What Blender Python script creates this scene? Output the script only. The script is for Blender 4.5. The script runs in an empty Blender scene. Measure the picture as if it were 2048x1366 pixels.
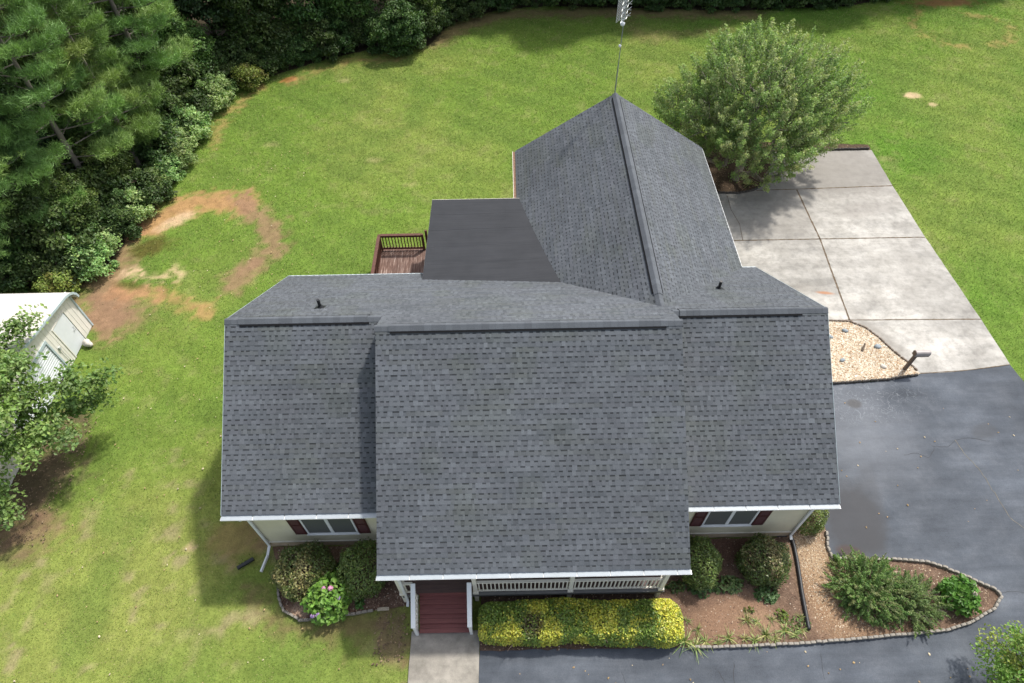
import bpy, bmesh, math, random
import numpy as np
from mathutils import Vector, Matrix

SC = bpy.context.scene
COL = SC.collection
RNG = np.random.default_rng(7)
random.seed(7)

# ------------------------------------------------------------------ camera
cam_data = bpy.data.cameras.new("camera")
cam = bpy.data.objects.new("camera", cam_data)
COL.objects.link(cam)
R_ = Vector((0.99981191, -0.01562653, -0.01148755))
U_ = Vector((0.01938219, 0.78382418, 0.62068026))
F_ = R_.cross(U_) * -1
M = Matrix((R_, U_, -F_)).transposed().to_4x4()
M.translation = Vector((0, 0, 20.483))
cam.matrix_world = M
cam_data.sensor_width = 36.0
cam_data.lens = 22.397
cam_data.clip_start = 0.1
cam_data.clip_end = 2000
SC.camera = cam

# ------------------------------------------------------------------ sky, sun, exposure
SUN_EL = math.radians(57.5)
SUN_DIR = Vector((math.cos(SUN_EL) * math.cos(math.radians(45.5)), math.cos(SUN_EL) * math.sin(math.radians(45.5)), math.sin(SUN_EL)))
w = bpy.data.worlds.new("World")
SC.world = w
w.use_nodes = True
nt = w.node_tree
sky = nt.nodes.new('ShaderNodeTexSky')
sky.sky_type = 'NISHITA'
sky.sun_disc = False
sky.sun_elevation = SUN_EL
sky.sun_rotation = math.radians(90 - 45.5)
sky.air_density = 1.0
sky.dust_density = 3.0
hsv = nt.nodes.new('ShaderNodeHueSaturation')      # thin bright cloud: a paler sky than the clear model
hsv.inputs['Saturation'].default_value = 0.55
nt.links.new(sky.outputs[0], hsv.inputs['Color'])
nt.links.new(hsv.outputs[0], nt.nodes['Background'].inputs[0])
nt.nodes['Background'].inputs[1].default_value = 0.15
sl = bpy.data.lights.new("sun", 'SUN')
sl.energy = 2.9
sl.angle = math.radians(3.2)
sl.color = (1.0, 0.955, 0.88)
so = bpy.data.objects.new("sun", sl)
so.rotation_euler = (-SUN_DIR).to_track_quat('-Z', 'Y').to_euler()
so.location = (20, 20, 40)
COL.objects.link(so)
SC.view_settings.view_transform = 'Standard'
SC.view_settings.look = 'None'
SC.view_settings.exposure = 0.88
SC.view_settings.gamma = 1.0

# ------------------------------------------------------------------ helpers: objects
def tag(o, label=None, cat=None, group=None, kind=None):
    if label: o["label"] = label
    if cat: o["category"] = cat
    if group: o["group"] = group
    if kind: o["kind"] = kind
    return o

def empty(name, loc=(0, 0, 0), rz=0.0):
    o = bpy.data.objects.new(name, None)
    o.empty_display_size = 0.3
    o.location = loc
    o.rotation_euler = (0, 0, rz)
    COL.objects.link(o)
    return o

def link(o, parent=None):
    COL.objects.link(o)
    if parent is not None:
        o.parent = parent
    return o

def copy_tree(o, parent=None):
    c = o.copy()
    COL.objects.link(c)
    c.parent = parent
    for ch in list(o.children):
        copy_tree(ch, c)
    return c

def npmesh(name, V, F, mats, parent=None, fcol=None, fmat=None, smooth=False, kind=None):
    """one mesh object from numpy arrays; F is a list of (n,k) index arrays or one array"""
    V = np.asarray(V, dtype=np.float32)
    Fs = F if isinstance(F, list) else [F]
    me = bpy.data.meshes.new(name)
    me.vertices.add(len(V))
    me.vertices.foreach_set('co', V.ravel())
    nl = sum(f.size for f in Fs)
    npoly = sum(len(f) for f in Fs)
    me.loops.add(nl)
    me.polygons.add(npoly)
    me.loops.foreach_set('vertex_index', np.concatenate([f.ravel() for f in Fs]).astype(np.int32))
    tot = np.concatenate([np.full(len(f), f.shape[1]) for f in Fs])
    st = np.concatenate([[0], np.cumsum(tot)[:-1]]).astype(np.int32)
    me.polygons.foreach_set('loop_start', st)
    if not isinstance(mats, (list, tuple)): mats = [mats]
    for m in mats: me.materials.append(m)
    if fmat is not None:
        me.polygons.foreach_set('material_index', np.asarray(fmat, dtype=np.int32))
    me.polygons.foreach_set('use_smooth', np.full(npoly, bool(smooth)))
    if fcol is not None:
        a = me.attributes.new('Col', 'FLOAT_COLOR', 'FACE' if len(fcol) == npoly else 'POINT')
        c4 = np.ones((len(fcol), 4), dtype=np.float32)
        c4[:, :3] = fcol
        a.data.foreach_set('color', c4.ravel())
    me.update(calc_edges=True)
    o = bpy.data.objects.new(name, me)
    return link(o, parent)

class MB:
    """collects simple solids and links them as one mesh object"""
    def __init__(s): s.V = []; s.F = []; s.M = []
    def poly(s, pts, mi=0):
        b = len(s.V); s.V += [tuple(p) for p in pts]; s.F.append([b + i for i in range(len(pts))]); s.M.append(mi)
    def hexa(s, P, mi=0):
        b = len(s.V); s.V += [tuple(p) for p in P]
        for f in ((0, 3, 2, 1), (4, 5, 6, 7), (0, 1, 5, 4), (1, 2, 6, 5), (2, 3, 7, 6), (3, 0, 4, 7)):
            s.F.append([b + i for i in f]); s.M.append(mi)
    def box(s, x0, x1, y0, y1, z0, z1, mi=0):
        s.hexa([(x0, y0, z0), (x1, y0, z0), (x1, y1, z0), (x0, y1, z0), (x0, y0, z1), (x1, y0, z1), (x1, y1, z1), (x0, y1, z1)], mi)
    def bar(s, a, b, wd, ht, up=(0, 0, 1), mi=0):
        a = Vector(a); b = Vector(b); d = (b - a).normalized(); upv = Vector(up)
        sd = d.cross(upv)
        if sd.length < 1e-5: sd = d.cross(Vector((0, 1, 0)))
        sd.normalize(); u2 = sd.cross(d).normalized()
        P = []
        for p in (a, b):
            for (i, j) in ((-1, -1), (1, -1), (1, 1), (-1, 1)):
                P.append(p + sd * (i * wd / 2) + u2 * (j * ht / 2))
        s.hexa(P, mi)
    def tube(s, pts, rad, n=8, mi=0, caps=True):
        pts = [Vector(p) for p in pts]; rings = []
        if not hasattr(rad, '__len__'): rad = [rad] * len(pts)
        for i, p in enumerate(pts):
            d = (pts[min(i + 1, len(pts) - 1)] - pts[max(i - 1, 0)]).normalized()
            a = d.orthogonal().normalized() if abs(d.z) < .99 else Vector((1, 0, 0))
            ref = Vector((0, 0, 1)) if abs(d.z) < .9 else Vector((1, 0, 0))
            a = d.cross(ref).normalized(); b2 = d.cross(a)
            base = len(s.V)
            for k in range(n):
                t = 2 * math.pi * k / n
                s.V.append(tuple(p + (a * math.cos(t) + b2 * math.sin(t)) * rad[i]))
            rings.append(base)
        for r0, r1 in zip(rings, rings[1:]):
            for k in range(n):
                s.F.append([r0 + k, r0 + (k + 1) % n, r1 + (k + 1) % n, r1 + k]); s.M.append(mi)
        if caps:
            s.F.append([rings[0] + k for k in range(n)][::-1]); s.M.append(mi)
            s.F.append([rings[-1] + k for k in range(n)]); s.M.append(mi)
    def build(s, name, mats, parent=None, bevel=0.0, smooth=False, kind=None):
        me = bpy.data.meshes.new(name)
        me.from_pydata(s.V, [], s.F)
        if not isinstance(mats, (list, tuple)): mats = [mats]
        for m in mats: me.materials.append(m)
        me.polygons.foreach_set('material_index', s.M)
        bm = bmesh.new(); bm.from_mesh(me)
        bmesh.ops.recalc_face_normals(bm, faces=bm.faces)
        if bevel > 0:
            bmesh.ops.bevel(bm, geom=bm.edges[:], offset=bevel, segments=1, affect='EDGES', clamp_overlap=True)
        if smooth:
            for f in bm.faces: f.smooth = True
        bm.to_mesh(me); bm.free()
        o = bpy.data.objects.new(name, me)
        if kind: o["kind"] = kind
        return link(o, parent)

def sheet(name, poly, z, mats, wob=0.0, step=0.25, thick=0.0, parent=None, kind='structure'):
    """a ground sheet: outline resampled, edges wobbled a little, optional thickness"""
    pts = []
    n = len(poly)
    for i in range(n):
        a = np.array(poly[i], float); b = np.array(poly[(i + 1) % n], float)
        k = max(1, int(np.linalg.norm(b - a) / step)) if wob > 0 else 1
        for j in range(k):
            p = a + (b - a) * j / k
            if wob > 0 and j > 0: p = p + RNG.normal(0, wob, 2)
            pts.append(p)
    bm = bmesh.new()
    vs = [bm.verts.new((p[0], p[1], z)) for p in pts]
    f = bm.faces.new(vs)
    if f.normal.z < 0: f.normal_flip()
    if thick > 0:
        ex = bmesh.ops.extrude_face_region(bm, geom=[f])
        for e in ex['geom']:
            if isinstance(e, bmesh.types.BMVert): e.co.z -= thick
        bmesh.ops.recalc_face_normals(bm, faces=bm.faces)
    bmesh.ops.triangulate(bm, faces=bm.faces[:])
    me = bpy.data.meshes.new(name)
    bm.normal_update()
    bm.to_mesh(me); bm.free()
    for m in (mats if isinstance(mats, (list, tuple)) else [mats]): me.materials.append(m)
    o = bpy.data.objects.new(name, me)
    if kind: o["kind"] = kind
    return link(o, parent)

# ------------------------------------------------------------------ helpers: numpy noise and areas
_perm = RNG.random((256, 256))
def vnoise(x, y, s):
    x = np.asarray(x) / s + 1000.3; y = np.asarray(y) / s + 1000.7
    xi = np.floor(x).astype(int); yi = np.floor(y).astype(int)
    fx = x - xi; fy = y - yi
    fx = fx * fx * (3 - 2 * fx); fy = fy * fy * (3 - 2 * fy)
    g = lambda a, b: _perm[a % 256, b % 256]
    return (g(xi, yi) * (1 - fx) + g(xi + 1, yi) * fx) * (1 - fy) + (g(xi, yi + 1) * (1 - fx) + g(xi + 1, yi + 1) * fx) * fy
def fbm(x, y, s, o=4):
    r = 0; a = .5; t = 0
    for i in range(o):
        r = r + a * vnoise(x + 37 * i, y - 19 * i, s); t += a; a *= .5; s *= .5
    return r / t
def sm(a, b, x):
    t = np.clip((x - a) / (b - a), 0, 1); return t * t * (3 - 2 * t)
def inpoly(poly, X, Y):
    X = np.asarray(X); Y = np.asarray(Y); r = np.zeros(X.shape, bool); n = len(poly)
    for i in range(n):
        x0, y0 = poly[i]; x1, y1 = poly[(i + 1) % n]
        c = (y0 > Y) != (y1 > Y)
        with np.errstate(divide='ignore', invalid='ignore'):
            xx = (x1 - x0) * (Y - y0) / ((y1 - y0) if y1 != y0 else 1e-9) + x0
        r ^= c & (X < xx)
    return r
def pldist(pts, X, Y):
    d = np.full(np.shape(X), 1e9)
    for (x0, y0), (x1, y1) in zip(pts, pts[1:]):
        dx, dy = x1 - x0, y1 - y0
        t = np.clip(((X - x0) * dx + (Y - y0) * dy) / (dx * dx + dy * dy), 0, 1)
        d = np.minimum(d, np.hypot(X - x0 - t * dx, Y - y0 - t * dy))
    return d
def ell(X, Y, cx, cy, rx, ry, rot=0.0):
    c, s = math.cos(rot), math.sin(rot)
    u = (X - cx) * c + (Y - cy) * s; v = -(X - cx) * s + (Y - cy) * c
    return np.sqrt((u / rx) ** 2 + (v / ry) ** 2)

# ------------------------------------------------------------------ helpers: materials
def new_mat(name, rough=0.8, spec=0.3, metal=0.0):
    m = bpy.data.materials.new(name); m.use_nodes = True
    t = m.node_tree; b = t.nodes['Principled BSDF']
    b.inputs['Roughness'].default_value = rough
    b.inputs['Specular IOR Level'].default_value = spec
    b.inputs['Metallic'].default_value = metal
    return m, t, b
def co(t):
    n = t.nodes.new('ShaderNodeTexCoord'); return n.outputs['Object']
def geo_pos(t):
    n = t.nodes.new('ShaderNodeNewGeometry'); return n.outputs['Position']
def noise(t, v, scale, detail=4, rough=.6, stretch=None):
    if stretch:
        mp = t.nodes.new('ShaderNodeMapping'); mp.inputs['Scale'].default_value = stretch
        t.links.new(v, mp.inputs['Vector']); v = mp.outputs[0]
    n = t.nodes.new('ShaderNodeTexNoise'); n.inputs['Scale'].default_value = scale
    n.inputs['Detail'].default_value = detail; n.inputs['Roughness'].default_value = rough
    t.links.new(v, n.inputs['Vector']); return n.outputs[0]
def ramp(t, v, stops):
    n = t.nodes.new('ShaderNodeValToRGB'); e = n.color_ramp.elements
    while len(e) < len(stops): e.new(0.5)
    for el, (p, c) in zip(e, stops):
        el.position = p; el.color = (c[0], c[1], c[2], 1) if hasattr(c, '__len__') else (c, c, c, 1)
    t.links.new(v, n.inputs[0]); return n.outputs[0]
def mixc(t, f, a, b, mode='MIX'):
    n = t.nodes.new('ShaderNodeMix'); n.data_type = 'RGBA'; n.blend_type = mode
    for s, v in ((0, f), (6, a), (7, b)):
        if hasattr(v, 'links'): t.links.new(v, n.inputs[s])
        elif s == 0: n.inputs[0].default_value = v
        else: n.inputs[s].default_value = (*v, 1)
    return n.outputs[2]
def mrange(t, v, a, b, c=0.0, d=1.0):
    n = t.nodes.new('ShaderNodeMapRange'); n.interpolation_type = 'SMOOTHSTEP'
    for i, x in enumerate((a, b, c, d)): n.inputs[i + 1].default_value = x
    t.links.new(v, n.inputs[0]); return n.outputs[0]
def math_(t, op, a, b):
    n = t.nodes.new('ShaderNodeMath'); n.operation = op
    for i, v in enumerate((a, b)):
        if hasattr(v, 'links'): t.links.new(v, n.inputs[i])
        else: n.inputs[i].default_value = v
    return n.outputs[0]
def bump(t, b, h, strength=.3, dist=.02):
    n = t.nodes.new('ShaderNodeBump'); n.inputs['Strength'].default_value = strength
    n.inputs['Distance'].default_value = dist
    t.links.new(h, n.inputs['Height']); t.links.new(n.outputs[0], b.inputs['Normal'])
def attr(t, name='Col'):
    n = t.nodes.new('ShaderNodeAttribute'); n.attribute_name = name; return n.outputs[0]
def blob(t, v, cx, cy, rx, ry, rot=0.0, soft=.35, warp=.5, wscale=1.2):
    """soft-edged patch with a wandering outline, fixed to the ground"""
    mp = t.nodes.new('ShaderNodeMapping'); mp.vector_type = 'TEXTURE'
    mp.inputs['Location'].default_value = (cx, cy, 0); mp.inputs['Rotation'].default_value = (0, 0, rot)
    mp.inputs['Scale'].default_value = (rx, ry, 1e3)
    t.links.new(v, mp.inputs['Vector'])
    l = t.nodes.new('ShaderNodeVectorMath'); l.operation = 'LENGTH'; t.links.new(mp.outputs[0], l.inputs[0])
    nz = noise(t, v, wscale, 4, .65)
    d = math_(t, 'ADD', l.outputs['Value'], math_(t, 'MULTIPLY', math_(t, 'SUBTRACT', nz, .5), 2 * warp))
    return mrange(t, d, 1 - soft, 1 + soft, 1, 0)

def plain(name, c, rough=.6, spec=.3, var=.12, scale=6, stretch=None, bmp=0.0, metal=0.0):
    m, t, b = new_mat(name, rough, spec, metal)
    v = co(t); n = noise(t, v, scale, 5, .65, stretch)
    lo = tuple(x * (1 - var) for x in c); hi = tuple(min(1, x * (1 + var)) for x in c)
    t.links.new(ramp(t, n, [(.3, lo), (.7, hi)]), b.inputs['Base Color'])
    if bmp: bump(t, b, n, bmp, .01)
    return m

def leaf_mat(name, tint=(1, 1, 1), trans=.35, rough=.5, spec=.35):
    m, t, b = new_mat(name, rough, spec)
    c = attr(t)
    oi = t.nodes.new('ShaderNodeObjectInfo')
    hs = t.nodes.new('ShaderNodeHueSaturation')
    t.links.new(mrange(t, oi.outputs['Random'], 0, 1, .485, .515), hs.inputs['Hue'])
    t.links.new(mrange(t, oi.outputs['Random'], 0, 1, .85, 1.15), hs.inputs['Value'])
    t.links.new(mixc(t, 1.0, c, tint, 'MULTIPLY'), hs.inputs['Color'])
    t.links.new(hs.outputs[0], b.inputs['Base Color'])
    tr = t.nodes.new('ShaderNodeBsdfTranslucent')
    t.links.new(mixc(t, 1.0, hs.outputs[0], (1.1, 1.25, .55), 'MULTIPLY'), tr.inputs['Color'])
    mx = t.nodes.new('ShaderNodeMixShader'); mx.inputs[0].default_value = trans
    t.links.new(b.outputs[0], mx.inputs[1]); t.links.new(tr.outputs[0], mx.inputs[2])
    t.links.new(mx.outputs[0], t.nodes['Material Output'].inputs[0])
    return m

M_WHITE = plain('white_paint', (.62, .63, .63), .45, .4, .06, 3)
M_GUTTER = plain('gutter_metal', (.30, .33, .35), .35, .5, .07, 1.2, (1, .2, 1))
M_OFFWHITE = plain('cream_trim', (.60, .57, .49), .6, .3, .1, 4)
M_SIDING = plain('cream_siding', (.56, .52, .39), .6, .3, .08, 1.5)
M_FOUND = plain('foundation', (.42, .33, .23), .9, .2, .2, 5, bmp=.3)
M_SHUT = plain('burgundy_shutter', (.055, .016, .016), .5, .3, .15, 8)
M_STEP = plain('burgundy_boards', (.165, .060, .056), .55, .3, .22, 5, (.4, 6, 6))
M_PORCHFLOOR = plain('porch_floor_boards', (.085, .055, .050), .6, .3, .2, 5, (.4, 6, 6))
M_RUBBER = plain('black_rubber', (.016, .017, .019), .5, .4, .2, 8)
M_DARK = plain('shadow_gap_black', (.010, .010, .011), .8, .1, .1, 8)
M_MEMBRANE = None
M_DECK = None
M_GREYDECK = plain('grey_painted_wood', (.13, .13, .125), .7, .2, .12, 5)
M_ANT = plain('antenna_metal', (.50, .52, .52), .4, .5, .1, 8, metal=.35)
M_BARK = plain('bark', (.115, .09, .07), .9, .1, .35, 7, (1, 1, .2), .6)
M_BARKGREY = plain('grey_bark', (.19, .165, .14), .9, .1, .35, 7, (1, 1, .2), .6)
M_SHEDROOF = plain('white_sheet_metal', (.52, .495, .455), .4, .4, .07, 1.2)
M_SHEDWALL = plain('cream_sheet_metal', (.63, .61, .55), .45, .4, .07, 1.5)
M_SHEDDOOR = plain('white_door_metal', (.58, .61, .62), .45, .4, .06, 2)
M_BLUETRIM = plain('pale_blue_trim', (.36, .43, .45), .45, .4, .08, 3)
M_BLOCK = plain('weathered_concrete_block', (.245, .225, .195), .9, .2, .35, 9, bmp=.4)
M_POST = plain('brown_painted_post', (.10, .075, .06), .6, .3, .2, 6)
M_BOXMETAL = plain('grey_brown_sheet', (.30, .27, .255), .35, .5, .12, 4)
M_DIRTSTONE = plain('pale_stone', (.45, .42, .38), .85, .2, .25, 7, bmp=.4)

def glass():
    m, t, b = new_mat('window_glass', .08, .5)
    v = co(t)
    wv = t.nodes.new('ShaderNodeTexWave'); wv.bands_direction = 'Z'; wv.inputs['Scale'].default_value = 9
    t.links.new(v, wv.inputs['Vector'])
    t.links.new(ramp(t, wv.outputs[0], [(.2, (.085, .09, .085)), (.8, (.13, .135, .13))]), b.inputs['Base Color'])
    return m
M_GLASS = glass()
def membrane():
    m, t, b = new_mat('black_membrane', .85, .15)
    v = co(t)
    n = noise(t, v, 1.2, 5, .6)
    n2 = noise(t, v, 2.0, 3, .5, (.3, 6, 1))
    c = ramp(t, n, [(.3, (.025, .027, .031)), (.7, (.033, .035, .040))])
    t.links.new(mixc(t, .15, c, ramp(t, n2, [(.35, .030), (.65, .060)]), 'MIX'), b.inputs['Base Color'])
    return m
M_MEMBRANE = membrane()
def deckwood():
    m, t, b = new_mat('worn_brown_deck', .75, .25)
    v = co(t)
    n = noise(t, v, 3, 5, .65, (7, .5, 1)); n2 = noise(t, v, 1.2, 4, .6)
    c = ramp(t, n, [(.30, (.05, .028, .022)), (.46, (.105, .060, .046)), (.58, (.18, .118, .095)), (.68, (.40, .33, .29))])
    t.links.new(mixc(t, ramp(t, n2, [(.4, 0), (.7, .6)]), c, (.09, .055, .045)), b.inputs['Base Color'])
    return m
M_DECK = deckwood()
M_DECKRAIL = plain('brown_stained_rail', (.085, .036, .026), .65, .3, .25, 6)

def shingle_mat():
    m, t, b = new_mat('shingles', .92, .15)
    v = co(t)
    n = noise(t, v, 60, 3, .7)
    big = noise(t, v, .35, 4, .6)
    c = mixc(t, 1.0, attr(t), ramp(t, n, [(.25, .72), (.75, 1.28)]), 'MULTIPLY')
    c = mixc(t, 1.0, c, ramp(t, big, [(.3, (.90, .90, .89)), (.7, (1.10, 1.10, 1.10))]), 'MULTIPLY')
    t.links.new(c, b.inputs['Base Color'])
    return m
M_SHINGLE = shingle_mat()
M_ROOFDECK = plain('roof_deck', (.09, .09, .095), .9, .1, .1, 4)

def asphalt():
    m, t, b = new_mat('asphalt', .85, .15)
    v = geo_pos(t)
    fine = noise(t, v, 38, 4, .75); mid = noise(t, v, 1.1, 6, .68); big = noise(t, v, .28, 4, .6)
    c = ramp(t, mid, [(.25, (.053, .061, .074)), (.5, (.069, .078, .092)), (.75, (.092, .101, .116))])
    c = mixc(t, .9, c, ramp(t, big, [(.32, .76), (.66, 1.22)]), 'MULTIPLY')
    c = mixc(t, 1, c, ramp(t, fine, [(.25, .78), (.75, 1.22)]), 'MULTIPLY')
    streak = noise(t, v, .8, 5, .65, (.35, 2.4, 1))
    c = mixc(t, .75, c, ramp(t, streak, [(.32, .74), (.68, 1.24)]), 'MULTIPLY')
    # worn pale zone near the gravel bed, with crazed thin lines
    pale = blob(t, v, 12.6, 11.9, 1.9, 2.2, .2, .6, .5, .8)
    vr = t.nodes.new('ShaderNodeTexVoronoi'); vr.feature = 'DISTANCE_TO_EDGE'; vr.inputs['Scale'].default_value = 3.2
    nd = t.nodes.new('ShaderNodeTexNoise'); nd.inputs['Scale'].default_value = 2.5; t.links.new(v, nd.inputs['Vector'])
    vm = t.nodes.new('ShaderNodeVectorMath'); vm.operation = 'MULTIPLY_ADD'; vm.inputs[1].default_value = (1.1, 1.1, 0)
    t.links.new(nd.outputs['Color'], vm.inputs[0]); t.links.new(v, vm.inputs[2]); t.links.new(vm.outputs[0], vr.inputs['Vector'])
    craze = mrange(t, vr.outputs['Distance'], .0, .03, 1, 0)
    zone = blob(t, v, 13.6, 13.0, 2.0, .9, .15, .6, .6, 1.5)
    c = mixc(t, math_(t, 'MULTIPLY', pale, .32), c, (.165, .172, .188))
    c = mixc(t, math_(t, 'MULTIPLY', math_(t, 'MULTIPLY', craze, zone), .28), c, (.30, .32, .34))
    # damp dark stain beside the bed, small oil spots, and a painted-in cast shadow (darkest)
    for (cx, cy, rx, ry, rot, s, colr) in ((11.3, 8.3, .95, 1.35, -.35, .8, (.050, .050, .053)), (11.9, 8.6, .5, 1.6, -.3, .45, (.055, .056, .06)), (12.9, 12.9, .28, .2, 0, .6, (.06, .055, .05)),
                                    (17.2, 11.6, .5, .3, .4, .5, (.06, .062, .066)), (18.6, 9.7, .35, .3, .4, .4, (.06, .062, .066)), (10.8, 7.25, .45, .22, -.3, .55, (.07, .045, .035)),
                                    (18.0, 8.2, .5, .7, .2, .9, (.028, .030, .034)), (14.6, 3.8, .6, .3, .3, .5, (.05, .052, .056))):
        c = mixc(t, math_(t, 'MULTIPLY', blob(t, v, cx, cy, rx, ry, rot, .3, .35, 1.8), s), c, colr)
    t.links.new(c, b.inputs['Base Color'])
    bump(t, b, fine, .35, .01)
    return m
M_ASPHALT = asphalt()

def concrete(name, c0, c1, c2, stain=True):
    m, t, b = new_mat(name, .85, .25)
    v = geo_pos(t)
    n = noise(t, v, 1.3, 7, .68); big = noise(t, v, .33, 5, .62); fine = noise(t, v, 45, 3, .7)
    st = noise(t, v, .7, 6, .65, (.3, 1.6, 1))
    c = ramp(t, n, [(.25, c0), (.5, c1), (.75, c2)])
    c = mixc(t, .8, c, ramp(t, big, [(.32, .66), (.66, 1.16)]), 'MULTIPLY')
    c = mixc(t, .9, c, ramp(t, st, [(.32, .70), (.62, 1.14)]), 'MULTIPLY')
    blot = noise(t, v, 3.2, 6, .7)
    c = mixc(t, .7, c, ramp(t, blot, [(.36, .72), (.55, 1.06)]), 'MULTIPLY')
    c = mixc(t, 1, c, ramp(t, fine, [(.25, .88), (.75, 1.12)]), 'MULTIPLY')
    if stain:
        for (cx, cy, rx, ry, rot, s, colr) in ((16.0, 27.4, 5.0, 2.6, 0, .75, (.165, .152, .135)), (12.4, 23.6, 2.4, 1.8, 0, .5, (.17, .157, .14)), (17.8, 19.5, 1.2, 2.2, .3, .25, (.2, .19, .17)), (12.0, 18.6, 1.6, .5, .1, .3, (.19, .175, .15)), (15.0, 16.2, 1.2, .35, -1.0, .55, (.17, .155, .135)),
                                        (13.6, 18.55, .35, .09, -.15, .9, (.30, .15, .08)), (17.5, 24.0, 1.6, .5, .2, .3, (.22, .20, .18))):
            c = mixc(t, math_(t, 'MULTIPLY', blob(t, v, cx, cy, rx, ry, rot, .5, .5, .9), s), c, colr)
    t.links.new(c, b.inputs['Base Color'])
    bump(t, b, fine, .25, .006)
    return m
M_CONC = concrete('pale_concrete', (.25, .237, .213), (.325, .312, .285), (.385, .372, .345))
M_WALK = concrete('walk_concrete', (.21, .195, .165), (.27, .25, .215), (.33, .305, .265), False)
M_JOINT = plain('joint_soil', (.11, .085, .06), .95, .1, .45, 8)

def soil(name, cols, scale=5.0, patches=()):
    m, t, b = new_mat(name, .95, .1)
    v = geo_pos(t)
    n = noise(t, v, scale, 7, .75); n2 = noise(t, v, .9, 5, .6); n3 = noise(t, v, 22, 3, .7)
    k = len(cols); c = ramp(t, n, [(.28 + .44 * i / (k - 1), x) for i, x in enumerate(cols)])
    c = mixc(t, .8, c, ramp(t, n2, [(.3, .7), (.7, 1.3)]), 'MULTIPLY')
    c = mixc(t, 1, c, ramp(t, n3, [(.3, .65), (.7, 1.35)]), 'MULTIPLY')
    for (cx, cy, rx, ry, rot, s, colr) in patches:
        c = mixc(t, math_(t, 'MULTIPLY', blob(t, v, cx, cy, rx, ry, rot, .5, .5, 1.2), s), c, mixc(t, 1, ramp(t, n3, [(.3, .7), (.7, 1.3)]), colr, 'MULTIPLY'))
    t.links.new(c, b.inputs['Base Color'])
    bump(t, b, n3, .6, .03)
    return m
M_MULCH = soil('bed_soil', [(.065, .043, .031), (.115, .076, .054), (.17, .118, .085)], 5,
               [(6.2, 5.4, 1.8, .75, 0, .75, (.205, .125, .080)), (5.8, 5.9, .9, .3, .2, .6, (.11, .07, .05)), (7.5, 5.2, .8, .3, -.2, .5, (.24, .16, .10)), (9.6, 6.2, .65, 1.3, .1, .6, (.27, .175, .10)), (9.5, 7.3, .6, .7, 0, .7, (.30, .22, .14)), (10.3, 5.2, 1.4, .5, 0, .6, (.22, .14, .085)),
                (1.6, 5.6, 3.2, 1.5, 0, .75, (.06, .04, .03)), (7.2, 7.4, 1.6, .5, 0, .6, (.10, .055, .04))])
M_MULCHDARK = soil('leaf_mulch', [(.030, .022, .016), (.065, .045, .030), (.12, .085, .055)], 6)
M_MULCHLEFT = soil('brown_mulch', [(.055, .034, .026), (.11, .068, .050), (.18, .125, .095)], 7, [(-6.7, 5.75, .3, .25, 0, .8, (.30, .21, .15)), (-6, 7.6, 2.2, .35, 0, .8, (.20, .13, .085))])
M_GRAVELBASE = soil('gravel_base', [(.20, .15, .10), (.36, .29, .21), (.5, .43, .34)], 9)
M_FOREST = soil('forest_floor', [(.02, .016, .010), (.04, .032, .018), (.07, .055, .03)], 2)

def ground_mat():
    m, t, b = new_mat('lawn', .95, .08)
    v = geo_pos(t)
    f1 = noise(t, v, 26, 5, .8); f2 = noise(t, v, 3.0, 5, .65)
    c = mixc(t, 1, attr(t), ramp(t, f1, [(.25, (.64, .68, .64)), (.75, (1.42, 1.38, 1.42))]), 'MULTIPLY')
    c = mixc(t, .8, c, ramp(t, f2, [(.3, .75), (.7, 1.25)]), 'MULTIPLY')
    t.links.new(c, b.inputs['Base Color'])
    bump(t, b, f1, .5, .03)
    return m
M_GROUND = ground_mat()

# ------------------------------------------------------------------ ground outline data (metres)
POLY_CONC = [(8.3, 16.97), (13.26, 16.98), (14.04, 16.93), (14.65, 16.55), (15.0, 16.03), (15.25, 15.48), (15.51, 15.0), (15.68, 14.75), (15.93, 14.20), (17.7, 14.30), (19.62, 14.55), (19.58, 16.9), (19.35, 21.9), (19.30, 25.7), (19.34, 28.72), (13.9, 28.72), (13.6, 27.3), (13.0, 26.1), (12.3, 25.55), (11.5, 25.34), (10.44, 25.40), (8.3, 25.45)]
POLY_ASPH = [(-1.13, 4.9), (8.6, 4.9), (8.6, 13.85), (12.37, 13.78), (14.59, 13.92), (15.90, 14.20), (17.7, 14.30), (19.62, 14.55), (19.80, 13.5), (20.6, 11.8), (22.5, 9.5), (26, 7.5), (40, 5), (40, -16), (-1.13, -16)]
POLY_WALK = [(-3.18, 5.12), (-1.14, 5.12), (-1.14, -8), (-3.16, -8)]
POLY_BEDR = [(9.0, 10.2), (10.25, 10.2), (10.24, 7.94), (10.06, 7.4), (10.13, 7.06), (11.0, 7.02), (12.2, 6.98), (13.06, 6.89), (13.6, 6.68), (14.12, 6.4), (14.89, 5.95), (14.92, 5.8), (14.54, 5.45), (13.66, 5.07), (12.81, 4.85), (11.4, 4.75), (9.89, 4.65), (8.3, 4.57), (6.89, 4.52), (5.11, 4.52), (-1.12, 4.55), (-1.12, 7.8), (8.9, 7.8)]
POLY_BEDL = [(-7.95, 7.8), (-7.6, 6.9), (-7.40, 6.17), (-7.17, 5.79), (-6.6, 5.50), (-6.02, 5.53), (-5.2, 5.63), (-4.29, 5.77), (-3.83, 5.80), (-3.25, 5.9), (-3.25, 7.8)]
POLY_GRAV = [(8.6, 16.95), (13.26, 16.96), (14.04, 16.91), (14.62, 16.54), (14.97, 16.03), (15.21, 15.48), (15.48, 15.0), (15.64, 14.75), (15.90, 14.20), (15.73, 14.12), (14.59, 13.95), (12.39, 13.81), (8.6, 13.72)]
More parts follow.
